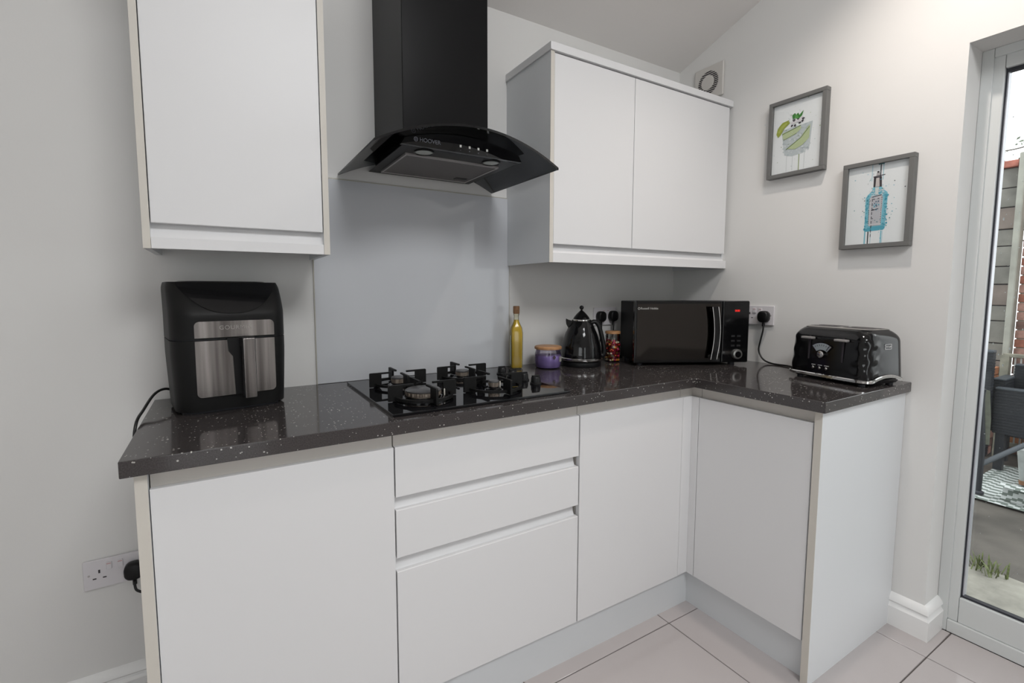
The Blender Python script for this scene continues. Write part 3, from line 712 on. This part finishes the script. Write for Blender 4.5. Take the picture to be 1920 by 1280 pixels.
N_ = len(dense(rrect(-TW, TW, 0, TD, .036, 0, 8)))
def resamp(pts, n=120):
    L = [0]
    for i in range(len(pts)): L.append(L[-1] + math.dist(pts[i][:2], pts[(i + 1) % len(pts)][:2]))
    out = []; i = 0
    for k in range(n):
        d_ = L[-1] * k / n
        while L[i + 1] < d_: i += 1
        t = (d_ - L[i]) / max(1e-9, L[i + 1] - L[i]); a_, b_ = pts[i], pts[(i + 1) % len(pts)]
        out.append(tuple(a_[c] + (b_[c] - a_[c]) * t for c in range(3)))
    return out
n = 30
MB().rings([resamp(tsec(.024 + .166 * i / n)) for i in range(n + 1)]).build('body', BLACKG, ts, smooth=35)
cbn = MB(); rs = []
for h, g_ in ((.013, 0), (.015, .003), (.0225, .003), (.025, 0)):
    rs.append([(x, y, h + dz(x, y)) for x, y, _ in resamp(dense(rrect(-TW - .003 - g_, TW + .003 + g_, -.003 - g_, TD + .003 + g_, .040, 0, 8)))])
cbn.rings(rs + [rs[0]], caps=False).build('chrome_band', CHROME, ts, smooth=40)
MB().rings([rrect(-TW + .012, TW - .012, .010, TD - .010, .03, .008), rrect(-TW + .002, TW - .002, .002, TD - .002, .036, .024), ]).build('base', BLACKP, ts, smooth=40)
for x in (-.11, .11):
    for y in (.03, TD - .03): MB().lathe([(.011, 0), (.011, .012)], (x, y, 0), 14).build('foot', RUBB, ts, smooth=40)
tp = MB().rings([rrect(-.116, .116, .040, TD - .040, .03, .189), rrect(-.118, .118, .038, TD - .038, .03, .191), rrect(-.113, .113, .043, TD - .043, .03, .1935)]).build('top_plate', mat('satin_steel', (.5, .48, .46), .25, 1), ts, smooth=30)
for x in (-.060, .060):
    for y in (.080, TD - .080):
        MB().box(x - .048, x + .048, y - .011, y + .011, .1925, .1942).build('slot', SOCKD, ts)
for x in (-.060, .060):
    MB().box(x - .0015, x + .0015, -.001, .012, .075, .160).build('lever_slot', SOCKD, ts)
    MB().box(x - .021, x + .021, -.016, .004, .149, .157).build('lever', STEELE, ts, .002)
# browning dial: fan-shaped scale above a chrome knob
sc = []
for k in range(9): a = R(90 + 38 - 76 * k / 8); sc.append((.054 * math.cos(a), .054 * math.sin(a)))
for k in range(9): a = R(90 - 38 + 76 * k / 8); sc.append((.030 * math.cos(a), .030 * math.sin(a)))
dl = MB().prism([(x - .012, z + .082) for x, z in sc], 'y', -.0005, .003).build('browning_scale', mat('scale_face', (.30, .34, .36), .4), ts)
sc2 = [(x * 1.06, z * 1.03) for x, z in sc]
MB().prism([(x - .012, z + .081) for x, z in sc2], 'y', .0, .0035).build('scale_rim', CHROME, dl)
for k in range(7):
    a = R(90 + 30 - 60 * k / 6); MB().box(-.0005, .0005, -.0008, 0, -.003, .003).build('mark', SOCKD, dl, loc=(-.012 + .047 * math.cos(a), -.0006, .082 + .047 * math.sin(a)), rot=(0, -(a - PI / 2) * 1, 0))
MB().prism([(.004, .111), (.006, .1105), (.018, .128), (.016, .129)], 'y', -.0012, -.0006).build('needle', SOCKD, dl)
MB().lathe([(.0125, 0), (.0125, .010), (.010, .0125), (.003, .013)], (0, 0, 0), 28).build('dial_knob', CHROME, ts, smooth=40, loc=(-.012, .002, .096), rot=(R(90), 0, 0))
for k in range(3):
    MB().lathe([(.005, 0), (.005, .004), (.003, .0055)], (0, 0, 0), 16).build('button', CHROME, ts, smooth=40, loc=(-.038 + .024 * k, -.0008, .046), rot=(R(90), 0, 0))
    text('button_lettering', ('REHEAT', 'CANCEL', 'DEFROST')[k], .0042, WHITEM, ts, (-.038 + .024 * k, -.0012, .0555), (R(90), 0, 0))
bdg = MB(); 
def rr2(w_, h_, r, n=5):
    return [(x, y) for x, y, _ in rrect(-w_, w_, -h_, h_, r, 0, n)]
o1, i1 = rr2(.017, .009, .003), rr2(.0155, .0075, .002)
bdg.add([(0, x, z) for x, z in o1] + [(0, x, z) for x, z in i1], [(i, (i + 1) % len(o1), (i + 1) % len(o1) + len(o1), i + len(o1)) for i in range(len(o1))])
bo_ = bdg.build('badge', WHITEM, ts, loc=(TW * .972 + .001, .105, .136))
text('lettering', 'DeLonghi', .0072, WHITEM, bo_, (.0005, 0, 0), (R(90), 0, R(90)))

# ------------------------------------------------------------------ extractor fan on the right wall
FANW = mat('aged_white_plastic', (.56, .54, .51), .45)
fn = thing('extractor_fan', 'small square white extractor fan high on the wall above the cabinet', 'fan', (0, -.180, 2.243), R(-90))
MB().box(-.079, .079, -.014, -.0005, -.079, .079).build('housing', FANW, fn, .006, 3)
MB().lathe([(.054, 0), (.054, .0012)], (0, 0, 0), 36).build('opening', SOCKD, fn, loc=(0, -.0140, .000), rot=(R(90), 0, 0))
for k in range(13):
    z = -.054 + .009 * k; hw = math.sqrt(max(.0001, .055 ** 2 - z * z))
    MB().box(-hw, hw, -.0175, -.0145, z - .0013, z + .0013).build('slat', FANW, fn)
MB().lathe([(.034, 0), (.034, .002), (.030, .003)], (0, 0, 0), 28).build('centre_cap', FANW, fn, loc=(0, -.0175, 0), rot=(R(90), 0, 0))

# ------------------------------------------------------------------ pictures on the right wall
def pic_frame(label, yl, yr, z0, z1):
    """local +x runs towards -y of the room (rotation -90), -y out of the wall"""
    w_, h_ = yl - yr, z1 - z0
    p = thing('framed_print', label, 'picture', (0, (yl + yr) / 2, (z0 + z1) / 2), R(-90))
    fw = .0155; a, b = w_ / 2, h_ / 2
    MB().box(-a, a, -.031, -.001, b - fw, b).box(-a, a, -.031, -.001, -b, -b + fw).box(-a, -a + fw, -.031, -.001, -b + fw, b - fw).box(a - fw, a, -.031, -.001, -b + fw, b - fw).build('frame', FRAME, p, .0008, 1)
    MB().box(-a + fw, a - fw, -.018, -.002, -b + fw, b - fw).build('print', PAPER, p)
    MB().box(-a + fw, a - fw, -.0225, -.0215, -b + fw, b - fw).build('pane', glass_mat('picture_glass', (.985, .99, .99), .22), p)
    return p
class Art:
    def __init__(s, sx=1, sz=1): s.m = MB(); s.mats = []; s.k = 0; s.sx = sx; s.sz = sz
    def poly(s, pts, col, layer=None):
        m = mat('ink_%02d%02d%02d' % tuple(int(c * 99) for c in col), col, .7)
        if m not in s.mats: s.mats.append(m)
        s.m.cur = s.mats.index(m); s.k += 1
        y = -.0182 - .00001 * s.k
        s.m.add([(x * s.sx, y, z * s.sz) for x, z in pts], [list(range(len(pts)))]); return s
    def blob(s, x, z, r, col, n=9, j=.25, st=1):
        return s.poly([(x + r * (1 + random.uniform(-j, j)) * math.cos(2 * PI * k / n), z + st * r * (1 + random.uniform(-j, j)) * math.sin(2 * PI * k / n)) for k in range(n)], col)
    def line(s, x0, z0, x1, z1, w_, col):
        dx, dz_ = x1 - x0, z1 - z0; L = math.hypot(dx, dz_) or 1; nx, nz_ = -dz_ / L * w_ / 2, dx / L * w_ / 2
        return s.poly([(x0 + nx, z0 + nz_), (x1 + nx, z1 + nz_), (x1 - nx, z1 - nz_), (x0 - nx, z0 - nz_)], col)
    def done(s, name, p): return s.m.build(name, s.mats, p)
random.seed(3)
p1 = pic_frame('grey-framed print of a cucumber and lime cocktail in a tumbler', -.4975, -.7235, 1.716, 2.034)
a = Art(1.30, 1.10); G1, G2, G3, DG = (.50, .58, .33), (.30, .42, .10), (.66, .70, .68), (.05, .22, .04)
for x in (-.028, -.010, .026): a.line(x, -.045, x, -.125, .0018, (.66, .69, .69))
a.line(.010, -.03, .010, -.129, .0028, (.30, .36, .17))
a.poly([(-.048, .034), (.046, .040), (.040, -.050), (.022, -.068), (-.012, -.072), (-.036, -.062)], (.56, .61, .62))
for k in range(140):
    z = random.uniform(-.066, .036); x = random.uniform(-.040, .040); a.blob(x, z, random.uniform(.0015, .004), random.choice([(.66, .70, .71), (.48, .54, .56), (.60, .65, .66)]))
a.poly([(-.044, .022), (.008, .034), (.014, .026), (.004, .014), (-.034, -.004), (-.042, .0)], G1); a.line(-.045, .018, .012, .035, .003, (.14, .20, .07)); a.line(-.040, -.004, .0, .010, .002, (.25, .33, .12))
a.poly([(-.030, -.040), (.012, -.010), (.032, .022), (.040, .030), (.038, -.018), (.020, -.038), (-.004, -.048)], G1); a.line(-.031, -.042, .014, -.010, .003, (.14, .20, .07)); a.line(.014, -.010, .038, .022, .0025, (.16, .22, .09))
a.poly([(-.064, .024), (-.060, .046), (-.046, .062), (-.026, .066), (-.022, .054), (-.038, .040), (-.050, .018), (-.058, .010)], (.33, .38, .05)); a.poly([(-.058, .030), (-.050, .050), (-.034, .060), (-.030, .054), (-.044, .042), (-.054, .026)], (.42, .47, .10))
a.poly([(-.020, .052), (-.012, .046), (.0, .050), (.012, .048), (.020, .056), (.018, .066), (-.012, .064)], (.72, .70, .72))
for x, z in ((-.016, .042), (-.006, .040), (.008, .045), (.016, .050), (.018, .058), (-.010, .060), (.002, .062)): a.blob(x, z, .004, (.04, .03, .04), j=.4)
a.poly([(-.014, .066), (-.016, .080), (-.008, .086), (-.004, .078), (.002, .084), (.006, .074), (.018, .088), (.014, .070), (.006, .062)], DG); a.poly([(-.008, .066), (-.006, .078), (.000, .076), (.004, .064)], (.10, .36, .07))
for k in range(70): a.blob(random.gauss(0, .038), random.gauss(.01, .055), random.uniform(.0006, .0017), random.choice([(.5, .56, .58), (.3, .4, .2), (.55, .58, .6)]))
a.done('painted_cocktail', p1)
p2 = pic_frame('grey-framed print of a turquoise glass bottle with splashes', -.7960, -1.0130, 1.393, 1.711)
a = Art(); TQ, TQ2, TQ3 = (.10, .40, .52), (.22, .55, .66), (.50, .68, .74)
for x, c, w_ in ((-.018, TQ3, .0025), (.008, (.05, .06, .07), .0035), (.016, TQ3, .003)): a.line(x, .144, x, .085, w_, c)
a.line(.0, .142, .018, .142, .004, (.06, .16, .18))
for x, c, w_ in ((-.030, TQ2, .004), (-.020, (.03, .03, .035), .0035), (-.012, TQ3, .002), (.020, TQ2, .0035), (.024, TQ3, .002)): a.line(x, -.098, x, -.143, w_, c)
a.poly([(-.012, .060), (-.012, .098), (.012, .098), (.014, .060)], (.05, .04, .045)); a.poly([(-.006, .062), (-.005, .094), (.005, .094), (.007, .062)], (.62, .57, .55))
a.line(-.014, .099, .022, .102, .003, (.04, .03, .035)); a.poly([(-.005, .102), (-.004, .112), (.002, .117), (.007, .110), (.006, .102)], (.45, .42, .42)); a.blob(.001, .115, .004, (.03, .03, .03), j=.4)
a.poly([(-.012, .062), (.014, .060), (.019, .050), (.032, .038), (.034, .028), (.030, -.092), (-.032, -.095), (-.034, .024), (-.028, .036), (-.016, .048)], TQ2)
a.poly([(-.036, -.090), (-.030, -.098), (.026, -.096), (.031, -.088), (.029, -.080), (-.034, -.084)], TQ)
for s_ in (-1, 1):
    for k in range(40): a.blob(s_ * .0285 + random.gauss(0, .0022), random.uniform(-.088, .03), random.uniform(.0015, .0035), random.choice([TQ, TQ, (.05, .33, .45), TQ2]))
for k in range(30): a.blob(random.gauss(0, .013), random.uniform(.030, .052), random.uniform(.0015, .004), random.choice([TQ, TQ3, (.62, .70, .72)]))
a.poly([(-.020, -.078), (-.022, .022), (-.014, .030), (.015, .032), (.020, .024), (.018, -.078)], (.60, .59, .61))
a.poly([(-.015, -.070), (-.016, .018), (.013, .022), (.013, -.070)], (.52, .52, .55))
for x in (-.021, .0165): 
    for k in range(14): a.line(x + random.uniform(-.0006, .0006), -.07 + .0068 * k, x, -.066 + .0068 * k, .0017, random.choice([(.05, .05, .06), (.2, .12, .14)]))
for x0, z0, x1, z1 in ((-.014, .026, .016, .031), (-.014, -.022, .008, -.018), (-.010, .018, -.004, .018), (.004, .019, .009, .019)): a.line(x0, z0, x1, z1, .0028, (.06, .06, .08))
for k in range(9): a.line(-.0115, .02 - .016 * k, -.0117, .010 - .016 * k, .0020, (.05, .05, .06))
for k in range(14): a.blob(random.gauss(-.001, .005), random.gauss(.002, .006), .0022, random.choice([(.10, .16, .25), TQ, (.35, .45, .52)]))
a.poly([(-.006, .060), (.006, .060), (.005, .034), (-.004, .034)], (.68, .72, .70))
for k in range(90): a.blob(random.gauss(0, .033), random.gauss(.01, .06), random.uniform(.0006, .0020), random.choice([TQ, (.04, .05, .07), TQ3, (.1, .3, .3)]))
a.done('painted_bottle', p2)

# ------------------------------------------------------------------ outside
ZG = -.15
ASPH = mat('wet_asphalt', (.085, .077, .066), .6, var=.4, vscale=3.5, bump=.8, bscale=90)
tag(MB().box(.3, 9, -9, 5, ZG - .1, ZG - .012).build('ground', ASPH), kind='structure')
CONC = mat('weathered_concrete', (.29, .28, .24), .85, var=.3, vscale=9, bump=.7, bscale=70)
strip = MB(); ee = []
for k in range(25): y = -3.6 + 5 * k / 24; ee.append((1.10 + .012 * math.sin(k * 1.7) + .01 * random.random(), y))
strip.prism([(.30, -3.6)] + ee + [(.30, 1.4)], 'z', ZG - .03, ZG + .004)
tag(strip.build('path', CONC), kind='structure')
gr = MB()
for k in range(48):
    bx, by = random.gauss(1.09, .03), random.gauss(-1.0, .045); h = random.uniform(.03, .085); a_ = random.uniform(0, 2 * PI); b_ = random.uniform(.01, .05)
    w_ = random.uniform(.002, .005); dx, dy = math.cos(a_), math.sin(a_)
    gr.add([(bx - dy * w_, by + dx * w_, ZG), (bx + dy * w_, by - dx * w_, ZG), (bx + dx * b_ * .5 + dy * w_, by + dy * b_ * .5 - dx * w_, ZG + h * .7), (bx + dx * b_ * .5 - dy * w_, by + dy * b_ * .5 + dx * w_, ZG + h * .7), (bx + dx * b_, by + dy * b_, ZG + h)],
           [(0, 1, 2, 3), (3, 2, 4)])
tag(gr.build('grass', mat('weed_green', (.12, .15, .045), .6, var=.5, vscale=60)), 'small tuft of green weeds growing at the edge of the concrete path', 'grass', kind='stuff')

# concrete board fence with red coping
fc = thing('concrete_fence', 'weathered grey concrete board fence with red brick coping outside', 'fence', (3.6, .6, ZG))
BRD = mat('grey_fence_board', (.185, .180, .160), .8, var=.35, vscale=5, bump=.6, bscale=40)
BRD2 = mat('reddish_fence_board', (.19, .158, .138), .8, var=.3, vscale=5, bump=.6, bscale=40)
REDC = mat('red_brick', (.36, .13, .095), .8, var=.3, vscale=20, bump=.5, bscale=60)
zz = 0; k = 0
hs_ = [.165, .125, .185, .14, .17, .15, .19, .13, .18, .15, .17, .14, .18, .16, .17]
while zz < 2.36 and k < len(hs_):
    h = hs_[k]; h = min(h, 2.40 - zz)
    for y0 in (-1.072, .3):
        MB().box(.0 + (k % 3) * .004, .045, y0, y0 + 1.365, zz + .004, zz + h - .004).build('board', BRD if k % 4 else BRD2, fc, .004, 1)
    zz += h; k += 1
MB().box(.02, .06, -1.06, 1.6, 0, zz).build('backing', SOCKD, fc)
for j in range(11):
    MB().box(-.03, .09, -1.07 + .215 * j, -.86 + .215 * j, zz, zz + .055).build('coping_brick', REDC, fc, .005, 1)
ps = MB().box(-.05, .06, -.020, .020, 0, 2.50)
tag(ps.build('fence_post', mat('pale_concrete_post', (.33, .33, .29), .85, var=.2, vscale=6, bump=.5, bscale=50), None, .006, 1, loc=(3.585, -.497, ZG)), 'pale upright concrete post at the end of the board fence', 'post')
# brick pier beyond the post
bp_ = thing('brick_pier', 'old orange brick pier standing past the concrete fence post', 'pier', (3.72, -.678, ZG))
MORT = mat('pale_mortar', (.42, .38, .32), .9)
MB().box(-.085, .205, -.145, .145, 0, 2.42).build('mortar_core', MORT, bp_)
bcols = [mat('brick_%s' % n, c, .85, var=.25, vscale=30, bump=.5, bscale=80) for n, c in (('red', (.34, .13, .09)), ('orange', (.46, .20, .10)), ('pink', (.42, .24, .20)), ('dark', (.20, .12, .10)))]
bm_ = {}
for r_ in range(32):
    z0 = r_ * .0755 + .004
    parts_ = [(-.095, .215, -.155, -.053), (-.095, .215, -.043, .050), (-.095, .215, .060, .155)] if r_ % 2 else [(-.095, .215, -.155, .0), (-.095, .215, .01, .155)]
    for q in parts_:
        c_ = random.choice(bcols); MB().box(*q, z0, z0 + .066).build('brick', c_, bp_, .003, 1)
# timber trellis beyond
tl = thing('timber_trellis', 'mossy green timber trellis frame beside the brick pier', 'trellis', (3.45, -1.15, ZG))
GT = mat('mossy_timber', (.20, .22, .13), .8, var=.3, vscale=12)
for y in (.27, .10, -.35, -.85): MB().box(0, .04, y - .022, y + .022, 0, 2.1).build('post', GT, tl)
for z in (.75, 1.25, 1.72, 2.05): MB().box(-.02, .0, -.9, .30, z, z + .035).build('rail', GT, tl)
# stack of old bricks and a timber tray
bs = thing('brick_stack', 'low stack of old orange bricks in front of the fence', 'bricks', (3.475, -.36, ZG))
for r_ in range(11):
    for q in range(2): MB().box(-.08, .08, -.11 + .11 * q + .002, -.004 + .11 * q, r_ * .068, r_ * .068 + .062).build('brick', random.choice(bcols), bs, .003, 1, rot=(0, 0, random.uniform(-.05, .05)))
# railing
rl = thing('garden_railing', 'low grey timber railing with thin upright bars behind the furniture', 'railing', (3.385, -.52, ZG))
GRY = mat('silvered_timber', (.25, .24, .19), .8, var=.3, vscale=14)
MB().box(-.02, .02, -1.5, .0, .845, .875).build('top_rail', GRY, rl, .004, 1); MB().box(-.015, .015, -1.5, 0, .12, .15).build('bottom_rail', GRY, rl)
MB().box(-.025, .025, -.04, .01, 0, .86).build('post', GRY, rl)
for k in range(44): MB().box(-.004, .004, -.075 - .032 * k, -.066 - .032 * k, .14, .85).build('bar', mat('galvanised_bar', (.42, .42, .40), .5, .3), rl)
# rattan furniture: armchair far, corner of a sofa unit near
RAT = mat('dark_rattan', (.011, .014, .019), .55, bump=.8, bscale=160); RATL = mat('rattan_edge', (.055, .066, .078), .45)
def rattan_box(par, x0, x1, y0, y1, z0, z1, pitch=.022):
    m_ = MB(); z = z0
    while z < z1 - .001:
        m_.box(x0 - .003, x1 + .003, y0 - .003, y1 + .003, z + .003, min(z + pitch - .003, z1)); z += pitch
    MB().box(x0, x1, y0, y1, z0, z1).build('shell', RAT, par)
    return m_.build('weave', RAT, par, kind='stuff')
ra = thing('rattan_armchair', 'dark blue-grey rattan armchair with high back in the garden', 'armchair', (2.95, -.60, ZG + .012))
rattan_box(ra, -.03, .03, .032, .16, .10, .90); MB().box(-.035, .035, .027, .165, .90, .92).build('back_cap', RATL, ra, .004, 1)
rt = thing('rattan_sofa', 'dark rattan sofa unit with tall side walls on the patio', 'sofa', (3.17, -.745, ZG + .012))
rattan_box(rt, -.18, -.12, -.85, .16, .28, .62); rattan_box(rt, -.12, .17, .13, .19, .28, .68)
rattan_box(rt, .11, .17, -.85, .13, .28, .78); MB().box(-.12, .11, -.85, .13, .26, .40).build('seat', RAT, rt)
MB().box(-.185, -.115, -.85, .165, .62, .635).build('edge_cap', RATL, rt, .003, 1); MB().box(-.12, .175, .125, .195, .68, .695).build('edge_cap', RATL, rt, .003, 1); MB().box(.105, .175, -.85, .13, .78, .795).build('edge_cap', RATL, rt, .003, 1)
for x, y in ((-.15, .12), (.14, .16), (-.15, -.8), (.14, -.8)): MB().box(x - .025, x + .025, y - .025, y + .025, 0, .28).build('leg', RAT, rt)
# metal garden chair near
DK = mat('dark_metal_frame', (.015, .018, .024), .4); SLG = mat('sling_fabric', (.13, .14, .11), .8, var=.2, vscale=30)
gc = thing('garden_chair', 'dark metal garden chair with curved sling back outside the glass door', 'chair', (2.34, -.72, ZG + .012))
MB().tube([(-.06, .02, 0), (-.06, .02, .30), (-.07, .03, .50), (-.09, .035, .66), (-.10, .03, .72)], .017, 10).build('front_post', DK, gc, smooth=60)
MB().lathe([(.03, 0), (.03, .012), (.02, .02)], (-.06, .02, 0), 16).build('foot', RUBB, gc, smooth=40)
MB().tube([(-.06, .02, .20), (.14, -.12, .33), (.32, -.25, .44)], .016, 8).build('side_rail', RATL, gc, smooth=60)
MB().tube([(.10, -.20, 0), (.20, -.21, .18), (.31, -.24, .40)], .015, 8).build('rear_leg', DK, gc, smooth=60)
MB().tube([(.33, -.27, 0), (.33, -.27, .44), (.36, -.27, .62)], .016, 8).build('rear_post', DK, gc, smooth=60)
MB().rings([[(-.075, .045, .34), (-.065, .045, .34), (-.03, .0, .34), (-.04, -.01, .34)], [(-.085, .050, .52), (-.075, .050, .52), (-.04, .0, .52), (-.05, -.01, .52)], [(-.10, .050, .66), (-.09, .050, .66), (-.05, .01, .66), (-.06, 0, .66)], [(-.105, .030, .72), (-.095, .030, .72), (-.065, .01, .71), (-.075, 0, .71)]]).build('sling', SLG, gc, smooth=60)
# outdoor rug with zigzag stripes and its curled corner
RUGB = mat('rug_grey_green', (.15, .18, .16), .9); RUGW = mat('rug_white', (.55, .58, .57), .9)
rg = MB(); nx, ny = 60, 60
rx0, rx1, ry0, ry1 = 2.14, 3.2, -2.3, -.60
for i in range(nx):
    for j in range(ny):
        def PT(a_, b_):
            x = rx0 + (rx1 - rx0) * a_ / nx + .05 * (b_ / ny) * (1 - a_ / nx); y = ry0 + (ry1 - ry0) * b_ / ny
            return (x, y, ZG + .004 + .003 * math.sin(y * 9) * math.sin(x * 7))
        ph = (i / nx * 15 + .8 * abs(((j / ny * 22) % 2) - 1)) % 1
        rg.cur = 1 if ph < .45 else 0
        rg.add([PT(i, j), PT(i + 1, j), PT(i + 1, j + 1), PT(i, j + 1)], [(0, 1, 2, 3)])
rgo = tag(rg.build('outdoor_rug', [RUGB, RUGW]), 'grey and white zigzag outdoor rug on the patio', 'rug')
cr = MB()
for i in range(20):
    for j in range(24):
        def PC(a_, b_):
            t = a_ / 20 * 3.9; y = -.80 - b_ / 24 * .6; rad = .055 + .012 * (b_ / 24)
            return (2.20 + rad * math.sin(t) + .10 * (1 - b_ / 24) + (t > PI) * 0, y, ZG + .008 + rad * (1 - math.cos(t)))
        ph = (i / 20 * 4 + .8 * abs(((j / 24 * 8) % 2) - 1)) % 1; cr.cur = 1 if ph < .5 else 0
        cr.add([PC(i, j), PC(i + 1, j), PC(i + 1, j + 1), PC(i, j + 1)], [(0, 1, 2, 3)])
cr.build('curled_edge', [RUGB, RUGW], rgo, smooth=60)
# planter
pt = thing('planter', 'square pale grey planter with rusty rim on the patio rug', 'planter', (2.80, -.90, ZG + .014))
MB().rings([rrect(-.08, .08, -.10, .10, .015, .0), rrect(-.095, .095, -.125, .125, .015, .25)]).build('box', mat('galvanised_planter', (.33, .35, .34), .6, var=.15, vscale=20), pt, smooth=40)
MB().rings([rrect(-.083, .083, -.103, .103, .015, .0), rrect(-.086, .086, -.106, .106, .015, .03)]).build('rim', mat('rust', (.24, .12, .06), .8), pt)
# tree behind the fence
tr = thing('tree', 'bare leafy tree branches showing above the fence against the sky', 'tree', (5.6, -.2, ZG))
MB().tube([(0, 0, 0), (.02, .02, 1.5), (.0, -.05, 2.6), (.05, -.1, 3.3)], .06, 10).build('trunk', mat('bark', (.10, .085, .07), .9), tr, smooth=60)
brn = MB(); lv = MB(); random.seed(11)
for k in range(26):
    z = random.uniform(1.9, 3.2); a_ = random.uniform(0, 2 * PI); L = random.uniform(.4, .9)
    e = (L * math.cos(a_), L * math.sin(a_), z + random.uniform(.0, .5))
    m_ = (e[0] * .5, e[1] * .5, z + .2 * (e[2] - z)); brn.tube([(0, -.05, z), m_, e], .008, 5, 4)
    for q in range(9):
        t = random.uniform(.35, 1.05); c = Vector((e[0] * t, e[1] * t, z + (e[2] - z) * t)) + Vector([random.gauss(0, .06) for _ in range(3)])
        u_ = Vector([random.gauss(0, 1) for _ in range(3)]).normalized(); v_ = u_.cross(Vector([random.gauss(0, 1) for _ in range(3)])).normalized(); s_ = random.uniform(.018, .035)
        lv.add([c - u_ * s_, c + v_ * s_ * .5, c + u_ * s_, c - v_ * s_ * .5], [(0, 1, 2, 3)])
brn.build('branches', mat('bark'), tr, smooth=60, kind='stuff'); lv.build('leaves', mat('dull_leaf', (.16, .19, .14), .7), tr, kind='stuff')
